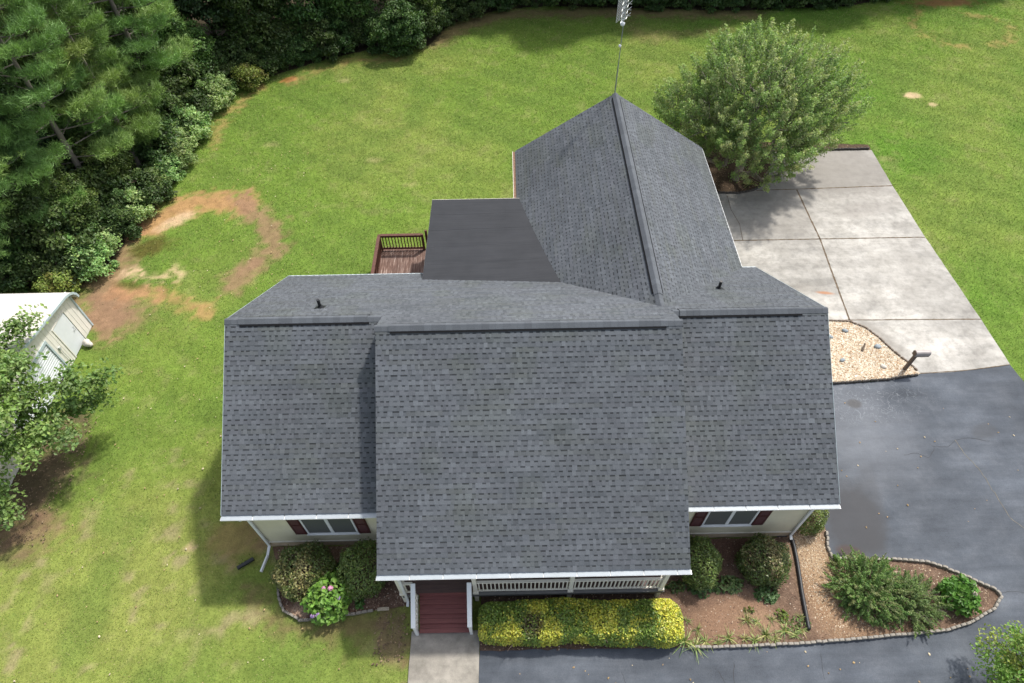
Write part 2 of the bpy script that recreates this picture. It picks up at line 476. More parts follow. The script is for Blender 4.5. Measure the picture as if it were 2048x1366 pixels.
POLY_TREE = [(8.3, 25.47), (10.44, 25.42), (11.5, 25.36), (12.3, 25.57), (13.0, 26.12), (13.6, 27.32), (13.95, 28.74), (19.3, 28.74), (19.3, 29.2), (13.0, 29.6), (11.0, 30.0), (8.3, 28.5)]
EDGE_WOOD = [(-60, 19.0), (-22.65, 19.6), (-19.19, 19.9), (-18.2, 21.46), (-18.2, 23.87), (-17.4, 25.72), (-16.95, 30.37), (-17.1, 33.3), (-15.96, 36.6), (-11.82, 39.2), (-8.82, 40.6), (-6.6, 40.2), (-4.94, 41.0), (-3.77, 43.9), (-0.36, 45.9), (3.16, 46.3), (7.67, 45.8), (16.2, 45.0), (23.86, 45.4), (28.5, 46.8), (60, 49)]
POLY_WOOD = EDGE_WOOD + [(60, 300), (-300, 300), (-300, 19)]

def lawn_color(X, Y):
    X = np.asarray(X, float); Y = np.asarray(Y, float)
    n1 = fbm(X, Y, 5.5, 4); n2 = fbm(X + 40, Y, 1.6, 4); n3 = fbm(X, Y + 80, .45, 3)
    g = np.stack([np.full(X.shape, v) for v in (.108, .166, .028)], -1)
    yel = np.array([.175, .195, .050]); dk = np.array([.082, .130, .026]); tan = np.array([.215, .185, .095]); br = np.array([.080, .158, .020])
    def mx(c, col, f): return c + (col - c) * f[..., None]
    g = mx(g, br, sm(6, 16, X) * .8)
    front = sm(16, 6, Y) * sm(0, -4, X)
    g = mx(g, yel, np.clip(sm(.36, .74, n1) * .5 + front * .45, 0, 1))
    g = mx(g, dk, sm(.60, .30, n2) * .5)
    g = mx(g, tan, sm(.52, .75, n3) * (.22 + .65 * front) * sm(.4, .6, n2))
    # mowing lines
    g *= (1 + .05 * np.sin((X * .55 + Y * .83) * 3.6 + 3 * n1))[..., None]
    # bare and brown places
    wob = (fbm(X, Y, .8, 4) - .5); fine = fbm(X + 9, Y, .25, 3) - .5
    red = np.array([.31, .165, .085]); pale = np.array([.42, .30, .19]); brn = np.array([.195, .120, .075]); dbr = np.array([.085, .058, .042]); org = np.array([.42, .20, .06]); moss = np.array([.075, .072, .018]); mud = np.array([.13, .085, .05])
    def put(d, soft, col, s=1.0):
        nonlocal g
        g = mx(g, col, np.clip(sm(soft, -soft, d + wob * .9 + fine * 1.2) * s, 0, 1))
    put(pldist([(-18.6, 24.0), (-18.3, 21.5), (-18.2, 19.5), (-17.4, 18.2)], X, Y) - .95, .5, brn, .85)
    put(ell(X, Y, -17.2, 18.4, 1.7, 1.3) - 1, .5, brn, .8)
    put(pldist([(-17.6, 23.6), (-16.6, 25.0), (-14.8, 25.7), (-13.3, 25.3)], X, Y) - .8, .45, red, .8)
    put(pldist([(-13.6, 25.6), (-12.3, 24.5), (-11.2, 23.3), (-11.1, 22.1), (-11.7, 20.9), (-12.3, 19.9)], X, Y) - .5, .45, brn, .8)
    put(ell(X, Y, -16.2, 24.2, .9, .35, .7) - 1, .5, pale, .75)
    put(pldist([(-17.2, 20.5), (-16.0, 20.35), (-15.2, 20.6)], X, Y) - .2, .35, pale, .85)
    put(pldist([(-17.4, 19.5), (-15.6, 19.2), (-14.3, 18.7), (-13.4, 18.3)], X, Y) - .35, .45, red, .65)
    put(ell(X, Y, -12.0, 20.9, .55, .35, .5) - 1, .5, brn, .7)
    put(ell(X, Y, -16.85, 22.35, .95, .55, .25) - 1, .35, moss, 1.0)
    put(ell(X, Y, -17.0, 19.9, .6, .25, -.2) - 1, .3, moss, .7)
    put(ell(X, Y, -13.4, 37.1, .5, .3, .3) - 1, .4, org, .9)
    put(pldist([(-13.2, 36.9), (-11.5, 38.2), (-9.5, 39.3), (-7, 39.2)], X, Y) - .25, .5, red, .5)
    put(pldist([(-16.2, 30.5), (-16.3, 33.5), (-15.0, 36.2)], X, Y) - .25, .45, red, .5)
    put(pldist([(-4.6, 41.3), (-3.2, 43.5), (0, 45.2), (8, 45.2), (17, 44.5)], X, Y) - .7, .6, mud, .75)
    put(pldist([(8, 44.6), (9, 41.5), (12, 41.8), (15, 42.5)], X, Y) - .5, .7, mud, .45)
    put(pldist([(28.4, 44.5), (27.2, 42.4), (27.4, 41.0), (28.2, 40.0), (29.2, 39.5)], X, Y) - .16, .45, red, .42)
    put(pldist([(31.2, 44), (33.0, 43.2), (33.5, 41.8), (32.2, 39.9), (31.2, 39.7)], X, Y) - .14, .45, red, .38)
    put(ell(X, Y, 30.5, 45.6, 2.2, .7) - 1, .5, np.array([.16, .05, .03]), .7)
    put(ell(X, Y, 23.6, 34.0, .5, .28) - 1, .5, pale, .8); put(ell(X, Y, 24.4, 33.0, .3, .16) - 1, .5, pale, .6)
    for (a, b_) in ((-5.0, 26.6), (-7.1, 28.7), (-12.9, 30.3), (-9.9, 36.8), (19.9, 28.0)):
        put(ell(X, Y, a, b_, .4, .22) - 1, .6, pale, .22)
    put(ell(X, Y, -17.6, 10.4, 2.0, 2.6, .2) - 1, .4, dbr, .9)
    put(ell(X, Y, -16.5, 8.6, 1.4, .8) - 1, .5, brn, .55)
    put(ell(X, Y, -9.1, 8.1, .9, .7) - 1, .6, np.array([.26, .14, .08]), .5)
    put(ell(X, Y, -10.7, 7.85, .18, .15) - 1, .5, pale, .7)
    put(pldist([(-8.3, 8.2), (-8.3, 17)], X, Y) - .25, .4, brn, .5)
    put(pldist([(-8.3, 6.3), (-7.4, 5.4), (-6, 5.1), (-4, 5.35)], X, Y) - .28, .35, mud, .7)
    put(ell(X, Y, -3.7, 4.9, .45, .8) - 1, .5, np.array([.15, .10, .065]), .75)
    put(pldist([(-3.32, 5), (-3.25, 0)], X, Y) - .05, .12, mud, .7)
    # leaf litter under the wood
    wd = inpoly(POLY_WOOD, X, Y)
    g[wd] = np.array([.040, .032, .019]) * (.6 + .8 * n3[wd])[:, None]
    return np.clip(g, .004, .9)

def build_ground():
    xs = np.concatenate([[-400, -200, -100, -60], np.arange(-44, 44.01, .16), [60, 100, 200, 400]])
    ys = np.concatenate([[-400, -200, -80, -30, -10, -4], np.arange(0, 52.01, .16), [60, 80, 120, 200, 400]])
    X, Y = np.meshgrid(xs, ys)
    Z = (fbm(X, Y, 4, 3) - .5) * .05 - .03
    flat = np.maximum(inpoly(POLY_ASPH, X, Y), inpoly(POLY_CONC, X, Y))
    V = np.stack([X, Y, Z], -1).reshape(-1, 3)
    nx, ny = len(xs), len(ys)
    i = np.arange(nx - 1)[None, :] + nx * np.arange(ny - 1)[:, None]
    F = np.stack([i, i + 1, i + 1 + nx, i + nx], -1).reshape(-1, 4)
    c = lawn_color(X, Y).reshape(-1, 3)
    o = npmesh('ground', V, F, M_GROUND, fcol=c, smooth=True)
    tag(o, kind='structure')
build_ground()

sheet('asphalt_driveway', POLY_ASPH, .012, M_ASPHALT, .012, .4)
sheet('concrete_driveway', POLY_CONC, .020, M_CONC, .006, .5, thick=.06)
sheet('front_walk', POLY_WALK, .030, M_WALK, .004, .5, thick=.08)
sheet('flower_bed_soil', POLY_BEDR, .036, M_MULCH, .015, .2)
sheet('left_bed_soil', POLY_BEDL, .030, M_MULCHLEFT, .02, .2)
sheet('gravel_bed_base', POLY_GRAV, .040, M_GRAVELBASE, .01, .2)
sheet('tree_bed_soil', POLY_TREE, .034, M_MULCHDARK, .03, .2)

def strip_mesh(name, lines, mat, z, width, wob, kind='structure'):
    V = []; F = []
    for pts, wd in lines:
        P = []
        for (a, b_) in zip(pts, pts[1:]):
            a = np.array(a, float); b_ = np.array(b_, float); k = max(2, int(np.linalg.norm(b_ - a) / .12))
            for j in range(k): P.append(a + (b_ - a) * j / k)
        P.append(np.array(pts[-1], float)); P = np.array(P)
        P[1:-1] += np.cumsum(RNG.normal(0, wob, (len(P) - 2, 2)), 0) * .25 + RNG.normal(0, wob * .4, (len(P) - 2, 2))
        d = np.gradient(P, axis=0); d /= np.linalg.norm(d, axis=1)[:, None] + 1e-9
        nrm = np.stack([-d[:, 1], d[:, 0]], -1)
        ww = wd * width * (.7 + .6 * RNG.random(len(P)))[:, None] * .5
        b0 = len(V)
        V += [(*p, z) for p in (P + nrm * ww)] + [(*p, z) for p in (P - nrm * ww)]
        n = len(P)
        F += [(b0 + i + n, b0 + i + 1 + n, b0 + i + 1, b0 + i) for i in range(n - 1)]
    o = npmesh(name, np.array(V), np.array(F), mat); o['kind'] = kind
    return o
strip_mesh('concrete_joints', [([(14.43, 25.55), (14.45, 21.9), (14.12, 17.0)], 1), ([(10.0, 21.95), (14.4, 21.93), (19.33, 21.9)], .8), ([(13.26, 17.0), (19.58, 16.9)], .7), ([(12.4, 25.55), (19.3, 25.72)], .8),
                               ([(10.86, 25.2), (10.81, 24.1), (10.97, 23.1), (10.86, 21.95)], .35), ([(15.93, 14.22), (17.7, 14.31), (19.62, 14.56)], .5)], M_JOINT, .0245, .07, .006)
M_CRACK = plain('crack_dark', (.045, .045, .047), .95, .1, .2, 8)
M_CRACKTAN = plain('crack_tan', (.15, .135, .10), .95, .1, .4, 5)
strip_mesh('asphalt_cracks', [([(15.0, 11.05), (15.6, 11.0), (15.98, 11.27), (16.5, 11.35), (17.2, 11.2)], 1), ([(13.9, 10.7), (14.4, 10.75), (14.7, 10.6), (15.1, 11.0)], .8), ([(6.3, 4.1), (6.2, 3.6), (6.5, 3.0)], .8), ([(5.8, 3.9), (6.0, 3.3)], .7), ([(8.9, 4.3), (8.8, 3.6)], .6),
                              ([(14.9, 5.9), (15.5, 5.95), (16.4, 5.7), (17.5, 5.8)], .8), ([(3.0, 3.9), (3.2, 3.4)], .6)], M_CRACK, .0165, .014, .03)
strip_mesh('asphalt_filled_crack', [([(15.98, 11.27), (16.1, 10.6), (16.3, 10.0), (16.36, 9.2), (16.46, 8.3), (17.0, 7.6)], 1)], M_CRACKTAN, .0168, .016, .03)

# ------------------------------------------------------------------ house
X_L, X_R, Y_R, H_R, Y_E, H_E, Y_B = -8.40, 9.30, 12.25, 6.29, 7.546, 3.20, 17.05
XC_L, XC_R, YC_R, HC_R, YC_E, HC_E = -3.80, 4.77, 11.43, 6.83, 5.86, 2.94
XG_0, XG_M, XG_1, Y_G, HG_R, HG_E = .33, 4.55, 8.76, 24.62, 5.99, 3.25
house = empty('house', (0.45, 12.25, 0))
HOFF = Vector((-0.45, -12.25, 0))
tag(house, 'single storey cream sided house with dark grey shingle gable roofs and white gutters', 'house')
def hp(o, par=None):
    """parent a part built in world metres to the house"""
    o.parent = par if par is not None else house
    if par is None:
        o.location = HOFF
    return o

def shingle_field(planes, seed):
    """architectural shingles in real relief: planes = list of (origin, eave dir, slope vec, [(x0,x1,t0,t1)])"""
    rg = np.random.default_rng(seed)
    VV, FF, CC = [], [], []
    nb = 0
    base_cols = np.array([(.082, .090, .101), (.091, .099, .110), (.071, .079, .089), (.085, .091, .103), (.083, .090, .094), (.097, .106, .118)])
    ex = .143
    for (O, e, s, rects) in planes:
        O = np.array(O, float); e = np.array(e, float); s = np.array(s, float); s /= np.linalg.norm(s)
        nrm = np.cross(e, s); nrm /= np.linalg.norm(nrm)
        if nrm[2] < 0: nrm = -nrm
        for (x0, x1, t0, t1) in rects:
            nco = int(math.ceil((t1 - t0) / ex))
            for k in range(nco):
                ta = t0 + k * ex; tb = min(ta + ex, t1)
                if tb - ta < .02: continue
                # cut positions
                wd = rg.choice([.06, .085, .11, .14, .19], size=int((x1 - x0) / .07) + 8, p=[.10, .30, .33, .20, .07])
                off = rg.random() * .3
                cut = np.concatenate([[x0], x0 + np.cumsum(wd) - off])
                cut = cut[(cut > x0 + .02) & (cut < x1 - .02)]
                cut = np.concatenate([[x0], cut, [x1]])
                a = cut[:-1]; b = cut[1:]; n = len(a)
                up = (np.arange(n) + rg.integers(2)) % 2 == 0
                # shingle (1 m) colour blend
                sid = np.floor((a - x0 + rg.random()) / .95).astype(int)
                pal = base_cols[rg.integers(0, len(base_cols), sid.max() + 2)]
                c = (pal[sid] * .6 + base_cols.mean(0) * .4) * (1 + rg.normal(0, .075, n))[:, None]
                olive = vnoise((a + 3.1 * seed), np.full(n, ta), .9)
                c = c * (1 - (.05 * sm(.62, .85, olive))[:, None] * np.array([.6, .4, 1.6]))
                c[~up] *= .97
                hi = np.where(up, .005, .0)
                tmid = ta + (tb - ta) * .70
                def P(x, t, h): return O + x[:, None] * e + np.asarray(t)[..., None] * s + h[:, None] * nrm
                h0 = hi + .0055; h1 = hi * .75 + .0005
                A = P(a, np.full(n, ta), h0); B = P(b, np.full(n, ta), h0)
                Mi = P(a, np.full(n, tmid), h0 + (h1 - h0) * .6); Mj = P(b, np.full(n, tmid), h0 + (h1 - h0) * .6)
                D = P(a, np.full(n, tb), h1); E_ = P(b, np.full(n, tb), h1)
                z0 = P(a, np.full(n, ta), np.full(n, -.005)); z1 = P(b, np.full(n, ta), np.full(n, -.005))
                V = np.concatenate([A, B, Mi, Mj, D, E_, z0, z1])
                i = np.arange(n)
                F = np.concatenate([np.stack([i, i + n, i + 3 * n, i + 2 * n], -1), np.stack([i + 2 * n, i + 3 * n, i + 5 * n, i + 4 * n], -1), np.stack([i + 6 * n, i + 7 * n, i + n, i], -1)])
                # the printed shadow band sits high in the lower ply, between the tabs
                band = np.where((~up)[:, None], c * (.33 + .40 * rg.random(n) ** 1.6)[:, None], c)
                VV.append(V); FF.append(F + nb); nb += len(V)
                # tall tab sides
                CC.append(np.concatenate([c, band, c * .45]))
    return np.concatenate(VV), np.concatenate(FF), np.concatenate(CC)

def roof_part(name, planes, slabs, seed, parent):
    V, F, C = shingle_field(planes, seed)
    fm = np.zeros(len(F), int)
    VS, FS = [], []
    nb = len(V)
    for quad in slabs:           # roof deck, thin solid under the shingles
        q = np.array(quad, float); n = np.cross(q[1] - q[0], q[3] - q[0]); n /= np.linalg.norm(n)
        if n[2] < 0: n = -n
        P = np.concatenate([q - n * .012, q - n * .13])
        f = np.array([(0, 1, 2, 3), (7, 6, 5, 4), (0, 4, 5, 1), (1, 5, 6, 2), (2, 6, 7, 3), (3, 7, 4, 0)])
        VS.append(P); FS.append(f + nb); nb += 8
    V = np.concatenate([V] + VS); F = np.concatenate([F] + FS)
    fm = np.concatenate([fm, np.ones(6 * len(slabs), int)])
    C = np.concatenate([C, np.full((6 * len(slabs), 3), .09)])
    o = npmesh(name, V, F, [M_SHINGLE, M_ROOFDECK], fcol=C, fmat=fm)
    return hp(o, parent)

def build_house():
    sw = Vector((0, Y_R - Y_E, H_R - H_E)); lw = sw.length
    sc_ = Vector((0, YC_R - YC_E, HC_R - HC_E)); lc = sc_.length
    sb = Vector((0, -(Y_B - Y_R), H_R - H_E)); lb = sb.length
    lbc = lb * (Y_B - YC_R) / (Y_B - Y_R) + .0
    # --- main roof
    planes = [((0, Y_E, H_E), (1, 0, 0), sw, [(X_L, XC_L + .02, 0, lw), (XC_R - .02, X_R, 0, lw)]),
              ((0, YC_E, HC_E), (1, 0, 0), sc_, [(XC_L, XC_R, 0, lc)]),
              ((0, Y_B, H_E), (1, 0, 0), sb, [(X_L, XC_L, 0, lb), (XC_L, XC_R, 0, lbc), (XC_R, X_R, 0, lb)])]
    kz = H_R + (H_R - H_E) / (Y_B - Y_R) * (Y_R - YC_R)
    slabs = [[(X_L, Y_E, H_E), (XC_L + .1, Y_E, H_E), (XC_L + .1, Y_R, H_R), (X_L, Y_R, H_R)],
             [(XC_R - .1, Y_E, H_E), (X_R, Y_E, H_E), (X_R, Y_R, H_R), (XC_R - .1, Y_R, H_R)],
             [(XC_L, YC_E, HC_E), (XC_R, YC_E, HC_E), (XC_R, YC_R, HC_R), (XC_L, YC_R, HC_R)],
             [(X_L, Y_B, H_E), (X_R, Y_B, H_E), (X_R, Y_R, H_R), (X_L, Y_R, H_R)],
             [(XC_L, Y_R, H_R), (XC_R, Y_R, H_R), (XC_R, YC_R, kz), (XC_L, YC_R, kz)]]
    roof = roof_part('roof', planes, slabs, 3, None)
    # --- garage roof: ridge along y
    y0 = 12.4
    sl_ = Vector((XG_M - XG_0, 0, HG_R - HG_E)); sr = Vector((XG_M - XG_1, 0, HG_R - HG_E)); lg = sl_.length
    planes = [((XG_0, 0, HG_E), (0, 1, 0), sl_, [(y0, Y_G, 0, lg)]), ((XG_1, 0, HG_E), (0, 1, 0), sr, [(y0, Y_G, 0, sr.length)])]
    slabs = [[(XG_0, 15.6, HG_E), (XG_0, Y_G, HG_E), (XG_M, Y_G, HG_R), (XG_M, 15.6, HG_R)], [(XG_1, 15.6, HG_E), (XG_1, Y_G, HG_E), (XG_M, Y_G, HG_R), (XG_M, 15.6, HG_R)]]
    groof = roof_part('garage_roof', planes, slabs, 5, None)
    groof['label'] = 'rear gable roof over the garage wing'
    # --- ridge caps with vents
    def ridge(a, b, d0, d1, va, vb, par, shade_strip=True, seed=0):
        """cap pieces along a-b, falling along d0 and d1; the vent lifts the caps between va and vb"""
        rg = random.Random(seed)
        a = Vector(a); b = Vector(b); d0 = Vector(d0).normalized(); d1 = Vector(d1).normalized(); L = (b - a).length; ax = (b - a).normalized()
        V = []; F = []; C = []
        def piece(t0, t1, h, wd, c):
            n0 = len(V); up = Vector((0, 0, 1))
            for t in (t0, t1):
                p = a + ax * t
                hh = h + (.006 if t == t0 else 0)
                for q in (p + d0 * wd + up * (hh - .004), p + d0 * wd * .12 + up * (hh + .004), p + d1 * wd * .12 + up * (hh + .004), p + d1 * wd + up * (hh - .004), p + d1 * wd + up * (hh - .05), p + d0 * wd + up * (hh - .05)):
                    V.append(tuple(q))
            for i in range(6):
                j = (i + 1) % 6; F.append([n0 + i, n0 + j, n0 + 6 + j, n0 + 6 + i]); C.append(c)
            F.append([n0, n0 + 5, n0 + 4, n0 + 3]); C.append(c)   # end seen as the cap's butt
            F.append([n0 + 6, n0 + 9, n0 + 10, n0 + 11]); C.append(c)
        t = 0.0
        while t < L - .02:
            s = min(.2, L - t); mid = t + s / 2
            k = rg.uniform(.86, 1.08)
            lift = .045 if va < mid < vb else .022
            piece(t, t + s, lift, .165 if va < mid < vb else .15, (.085 * k, .093 * k, .104 * k)); t += s
        o = npmesh('ridge_cap', np.array(V), np.array(F), M_SHINGLE, fcol=np.array(C)); hp(o, par)
        if shade_strip:  # solid dark bars stand in for the shadow gap under the raised caps
            mb = MB()
            p0 = a + ax * va; p1 = a + ax * vb
            up = Vector((0, 0, 1))
            mb.bar(p0 + d0 * .185 + up * .020, p1 + d0 * .185 + up * .020, .05, .035, up=(d0.cross(ax)))
            mb.bar(p0 + d1 * .185 + up * .020, p1 + d1 * .185 + up * .020, .02, .03, up=(d1.cross(ax)))
            q = mb.build('vent_shadow_strip', M_DARK); hp(q, par)
    fw_ = (0, -1, -.657); fc = (0, -1, -.698); bk = (0, 1, -.645)
    ridge((X_L - .02, Y_R, H_R), (XC_L + .02, Y_R, H_R), fw_, bk, .45, 4.25, roof, seed=1)
    ridge((XC_R - .02, Y_R, H_R), (X_R + .02, Y_R, H_R), fw_, bk, .18, 3.8, roof, seed=2)
    ridge((XC_L - .03, YC_R, HC_R), (XC_R + .03, YC_R, HC_R), fc, bk, .45, 8.15, roof, seed=3)
    ridge((XG_M, Y_G + .02, HG_R), (XG_M, 12.5, HG_R), (-1, 0, -.65), (1, 0, -.65), .3, 11.3, groof, seed=4)
    # --- vent pipes through the back slope
    for (px, py, pz) in ((-5.94, 13.27, 5.62), (6.93, 14.44, 4.86)):
        mb = MB(); mb.tube([(px, py, pz - .05), (px, py, pz + .36)], .05, 10)
        mb.tube([(px, py, pz + .02), (px, py, pz + .10)], [.10, .055], 10)
        s = Vector((0, 1, -.645)).normalized()
        mb.bar(Vector((px, py, pz + .02)) - s * .17, Vector((px, py, pz + .02)) + s * .17, .30, .012, up=(0, .54, .84))
        hp(mb.build('vent_pipe', M_RUBBER), roof)
    # --- flat roof over the back room
    mb = MB()
    x0, x1, yr, yf, zr, zf = -3.20, 2.9, 21.22, 15.4, 3.32, 3.32 + .086 * 5.82
    def fz(x, y):      # the deck rises to the house and, along the house, towards the garage wing
        t = (yr - y) / (yr - yf); return zr + (zf - zr) * t + .079 * (x - x0) * t
    ys_ = [yr, 20.15, 19.1, 18.05, 17.0, 16.2, yf]; xs_ = [x0, -1.7, -.2, 1.3, x1]
    for (ya, yb) in zip(ys_, ys_[1:]):
        for (xa, xb) in zip(xs_, xs_[1:]):
            q = [(xa, ya), (xb, ya), (xb, yb), (xa, yb)]
            mb.hexa([(x, y, fz(x, y) - .16) for x, y in q] + [(x, y, fz(x, y)) for x, y in q], 0)
    for ys0 in ys_[1:5]:
        for (xa, xb) in zip(xs_, xs_[1:]):
            q = [(xa + (.02 if xa == x0 else 0), ys0 + .08), (xb, ys0 + .08), (xb, ys0), (xa + (.02 if xa == x0 else 0), ys0)]
            mb.hexa([(x, y, fz(x, y) - .003) for x, y in q] + [(x, y, fz(x, y) + .003) for x, y in q], 0)
    fr = hp(mb.build('flat_roof', M_MEMBRANE)); fr['label'] = 'low slope black membrane roof'
    mb = MB()
    mb.box(x0 - .01, .6, yr, yr + .012, zr - .17, zr + .006)
    mb.hexa([(x0 - .01, yr, zr - .17), (x0, yr, zr - .17), (x0, 16.3, zr + .42 - .17), (x0 - .01, 16.3, zr + .42 - .17), (x0 - .01, yr, zr - .03), (x0, yr, zr - .03), (x0, 16.3, zr + .39), (x0 - .01, 16.3, zr + .39)])
    hp(mb.build('drip_edge', M_OFFWHITE), fr)
    # --- walls
    mb = MB()
    def lap(xa, xb, y, z0, z1, sgn):
        """clapboards on a wall facing sgn*y"""
        z = z0
        while z < z1 - .01:
            zz = min(z + .115, z1)
            mb.hexa([(xa, y, z), (xb, y, z), (xb, y - sgn * .02, z), (xa, y - sgn * .02, z), (xa, y - sgn * .006, zz), (xb, y - sgn * .006, zz), (xb, y - sgn * .02, zz), (xa, y - sgn * .02, zz)])
            z = zz
    wy = 7.84
    lap(-8.04, 8.99, wy, .42, 3.12, -1)
    mb.box(-8.04, 8.99, wy + .02, wy + .12, .42, 3.12)
    mb.box(-8.04, -7.94, wy + .125, 16.7, .42, 3.12); mb.box(8.89, 8.99, wy + .125, 16.7, .42, 3.12)
    for xx in (-8.04, 8.89):     # gable triangles
        mb.hexa([(xx, wy + .1, 3.125), (xx + .1, wy + .1, 3.125), (xx + .1, 16.7, 3.125), (xx, 16.7, 3.125), (xx, Y_R - .1, 6.05), (xx + .1, Y_R - .1, 6.05), (xx + .1, Y_R + .1, 6.05), (xx, Y_R + .1, 6.05)])
    mb.box(-8.04, 8.99, 16.705, 16.8, .42, 3.05)
    for xx in (XC_L + .05, XC_R - .13):  # cheeks of the raised centre roof
        mb.hexa([(xx, 7.2, 2.85), (xx + .08, 7.2, 2.85), (xx + .08, 12.0, 6.0), (xx, 12.0, 6.0), (xx, 7.2, 3.72), (xx + .08, 7.2, 3.72), (xx + .08, 11.5, 6.68), (xx, 11.5, 6.68)])
    # garage wing
    mb.box(.62, .72, 16.805, 24.3, .15, 3.2); mb.box(8.40, 8.50, 16.805, 24.3, .15, 3.2); mb.box(.725, 8.395, 24.2, 24.3, .15, 3.2)
    mb.hexa([(.7, 24.2, 3.205), (8.4, 24.2, 3.205), (8.4, 24.3, 3.205), (.7, 24.3, 3.205), (4.45, 24.2, 5.75), (4.65, 24.2, 5.75), (4.65, 24.3, 5.75), (4.45, 24.3, 5.75)])
    # back room
    mb.box(-3.05, -2.95, 16.805, 21.1, .6, 3.15); mb.box(-2.945, .615, 21.0, 21.1, .6, 3.15)
    hp(mb.build('wall', M_SIDING))
    mb = MB()
    mb.box(-8.02, 8.97, wy + .01, wy + .15, -.05, .42); mb.box(-8.02, -7.9, wy + .155, 16.75, -.05, .415); mb.box(8.85, 8.97, wy + .155, 16.75, -.05, .415)
    hp(mb.build('foundation', M_FOUND))
    mb = MB(); mb.box(.6, 8.5, 24.19, 24.31, -.05, .145)
    hp(mb.build('garage_foundation', M_FOUND))
    mb = MB(); mb.box(-8.05, 8.995, wy - .035, wy - .005, .40, .455)
    hp(mb.build('skirt_board', M_OFFWHITE))
    # --- soffit, fascia, rake boards and the pale thin drip edges along the roof
    def one(nm, mat, f, par=None):
        m = MB(); f(m); return hp(m.build(nm, mat), par)
    one('soffit', M_WHITE, lambda m: m.box(X_L + .06, XC_L, Y_E + .06, wy - .03, 3.00, 3.03)); one('soffit', M_WHITE, lambda m: m.box(XC_R, X_R - .06, Y_E + .06, wy - .03, 3.00, 3.03))
    one('soffit', M_WHITE, lambda m: m.box(XC_L + .06, XC_R - .06, YC_E + .05, wy - .06, 2.76, 2.79))
    for (xa, xb) in ((X_L, XC_L), (XC_R, X_R)): one('fascia', M_WHITE, lambda m: m.box(xa, xb, Y_E + .03, Y_E + .055, 3.035, 3.15))
    one('fascia', M_WHITE, lambda m: m.box(XC_L, XC_R, YC_E + .02, YC_E + .045, 2.7, 2.88))
    one('fascia', M_WHITE, lambda m: m.box(X_L, XG_0, Y_B - .03, Y_B + .01, 3.0, 3.205)); one('fascia', M_WHITE, lambda m: m.box(XG_1 + .05, X_R, Y_B - .03, Y_B + .01, 3.0, 3.205))
    for xx in (X_L + .012, X_R - .013):
        for ye in (Y_E + .05, Y_B - .05): one('rake_board', M_WHITE, lambda m: m.bar((xx, ye, 3.06), (xx, Y_R, H_R - .14), .03, .16))
    for xx in (XC_L + .015, XC_R - .015): one('rake_board', M_WHITE, lambda m: m.bar((xx, YC_E + .03, HC_E - .14), (xx, YC_R, HC_R - .14), .03, .16))
    for xe in (XG_0, XG_1): one('rake_board', M_WHITE, lambda m: m.bar((xe, Y_G - .012, HG_E - .14), (XG_M, Y_G - .012, HG_R - .14), .03, .16))
    for xx in (X_L - .012, X_R + .012):
        for ye in (Y_E, Y_B): one('drip_edge', M_BLUETRIM, lambda m: m.bar((xx, ye, H_E - .02), (xx, Y_R, H_R - .02), .008, .05), roof)
    one('drip_edge', M_BLUETRIM, lambda m: m.box(X_L, -3.2, Y_B + .012, Y_B + .03, H_E - .06, H_E + .004), roof); one('drip_edge', M_BLUETRIM, lambda m: m.box(8.78, X_R, Y_B + .012, Y_B + .03, H_E - .06, H_E + .004), roof)
    # --- gutters with flat guards
    def gutter(a, b, y, z, seed):
        mb = MB()
        mb.poly_ = None
        w_ = .13
        mb.hexa([(a, y, z - .10), (b, y, z - .10), (b, y - w_ * .75, z - .10), (a, y - w_ * .75, z - .10), (a, y, z), (b, y, z), (b, y - w_, z), (a, y - w_, z)])
        g = hp(mb.build('gutter', M_WHITE, bevel=.006))
        mb = MB(); x = a + .02; i = 0
        while x < b - .05:
            x2 = min(x + .914, b - .01)
            mb.hexa([(x, y + .05, z + .030), (x2 - .02, y + .05, z + .030), (x2 - .02, y - w_ + .012, z + .002), (x, y - w_ + .012, z + .002), (x, y + .05, z + .036), (x2 - .02, y + .05, z + .036), (x2 - .02, y - w_ + .012, z + .008), (x, y - w_ + .012, z + .008)])
            x = x2; i += 1
        hp(mb.build('gutter_guard', M_GUTTER), g)
        return g
    gutter(X_L - .03, XC_L - .01, Y_E - .01, 3.135, 1); gutter(XC_R + .01, X_R + .03, Y_E - .01, 3.135, 2)
    gutter(XC_L - .03, XC_R + .03, YC_E - .01, 2.875, 3)
    mb = MB()
    mb.box(XG_0 - .13, XG_0 - .005, 21.3, Y_G, HG_E - .15, HG_E - .045); mb.box(XG_0 - .13, XG_0 - .115, 21.3, Y_G, HG_E - .045, HG_E - .02)
    g = hp(mb.build('gutter', M_OFFWHITE)); mb = MB(); mb.box(XG_1 + .005, XG_1 + .05, Y_B, Y_G, HG_E - .15, HG_E - .06)
    g2 = hp(mb.build('gutter', M_WHITE))
    mb = MB(); mb.box(XG_0 - .113, XG_0 - .006, 21.32, Y_G - .02, HG_E - .043, HG_E - .032); hp(mb.build('leaf_debris', plain('brown_debris', (.17, .105, .075), .95, .1, .4, 10)), g)
    # --- windows and shutters
    def window(xa, xb, z0, z1):
        y = wy - .012
        mb = MB()
        fwid = .055
        mb.box(xa, xb, y - .035, y, z1 - fwid, z1); mb.box(xa, xb, y - .035, y, z0, z0 + fwid)
        xm = (xa + xb) / 2
        for (p, q) in ((xa, xa + fwid), (xm - .05, xm + .05), (xb - fwid, xb)): mb.box(p, q, y - .033, y, z0 + fwid, z1 - fwid)
        zm = (z0 + z1) / 2
        wn = hp(mb.build('window', M_WHITE, bevel=.004))
        for (p, q) in ((xa + fwid, xm - .05), (xm + .05, xb - fwid)):
            mb = MB(); mb.box(p, q, y - .014, y - .006, z0 + fwid, z1 - fwid); hp(mb.build('pane', M_GLASS), wn)
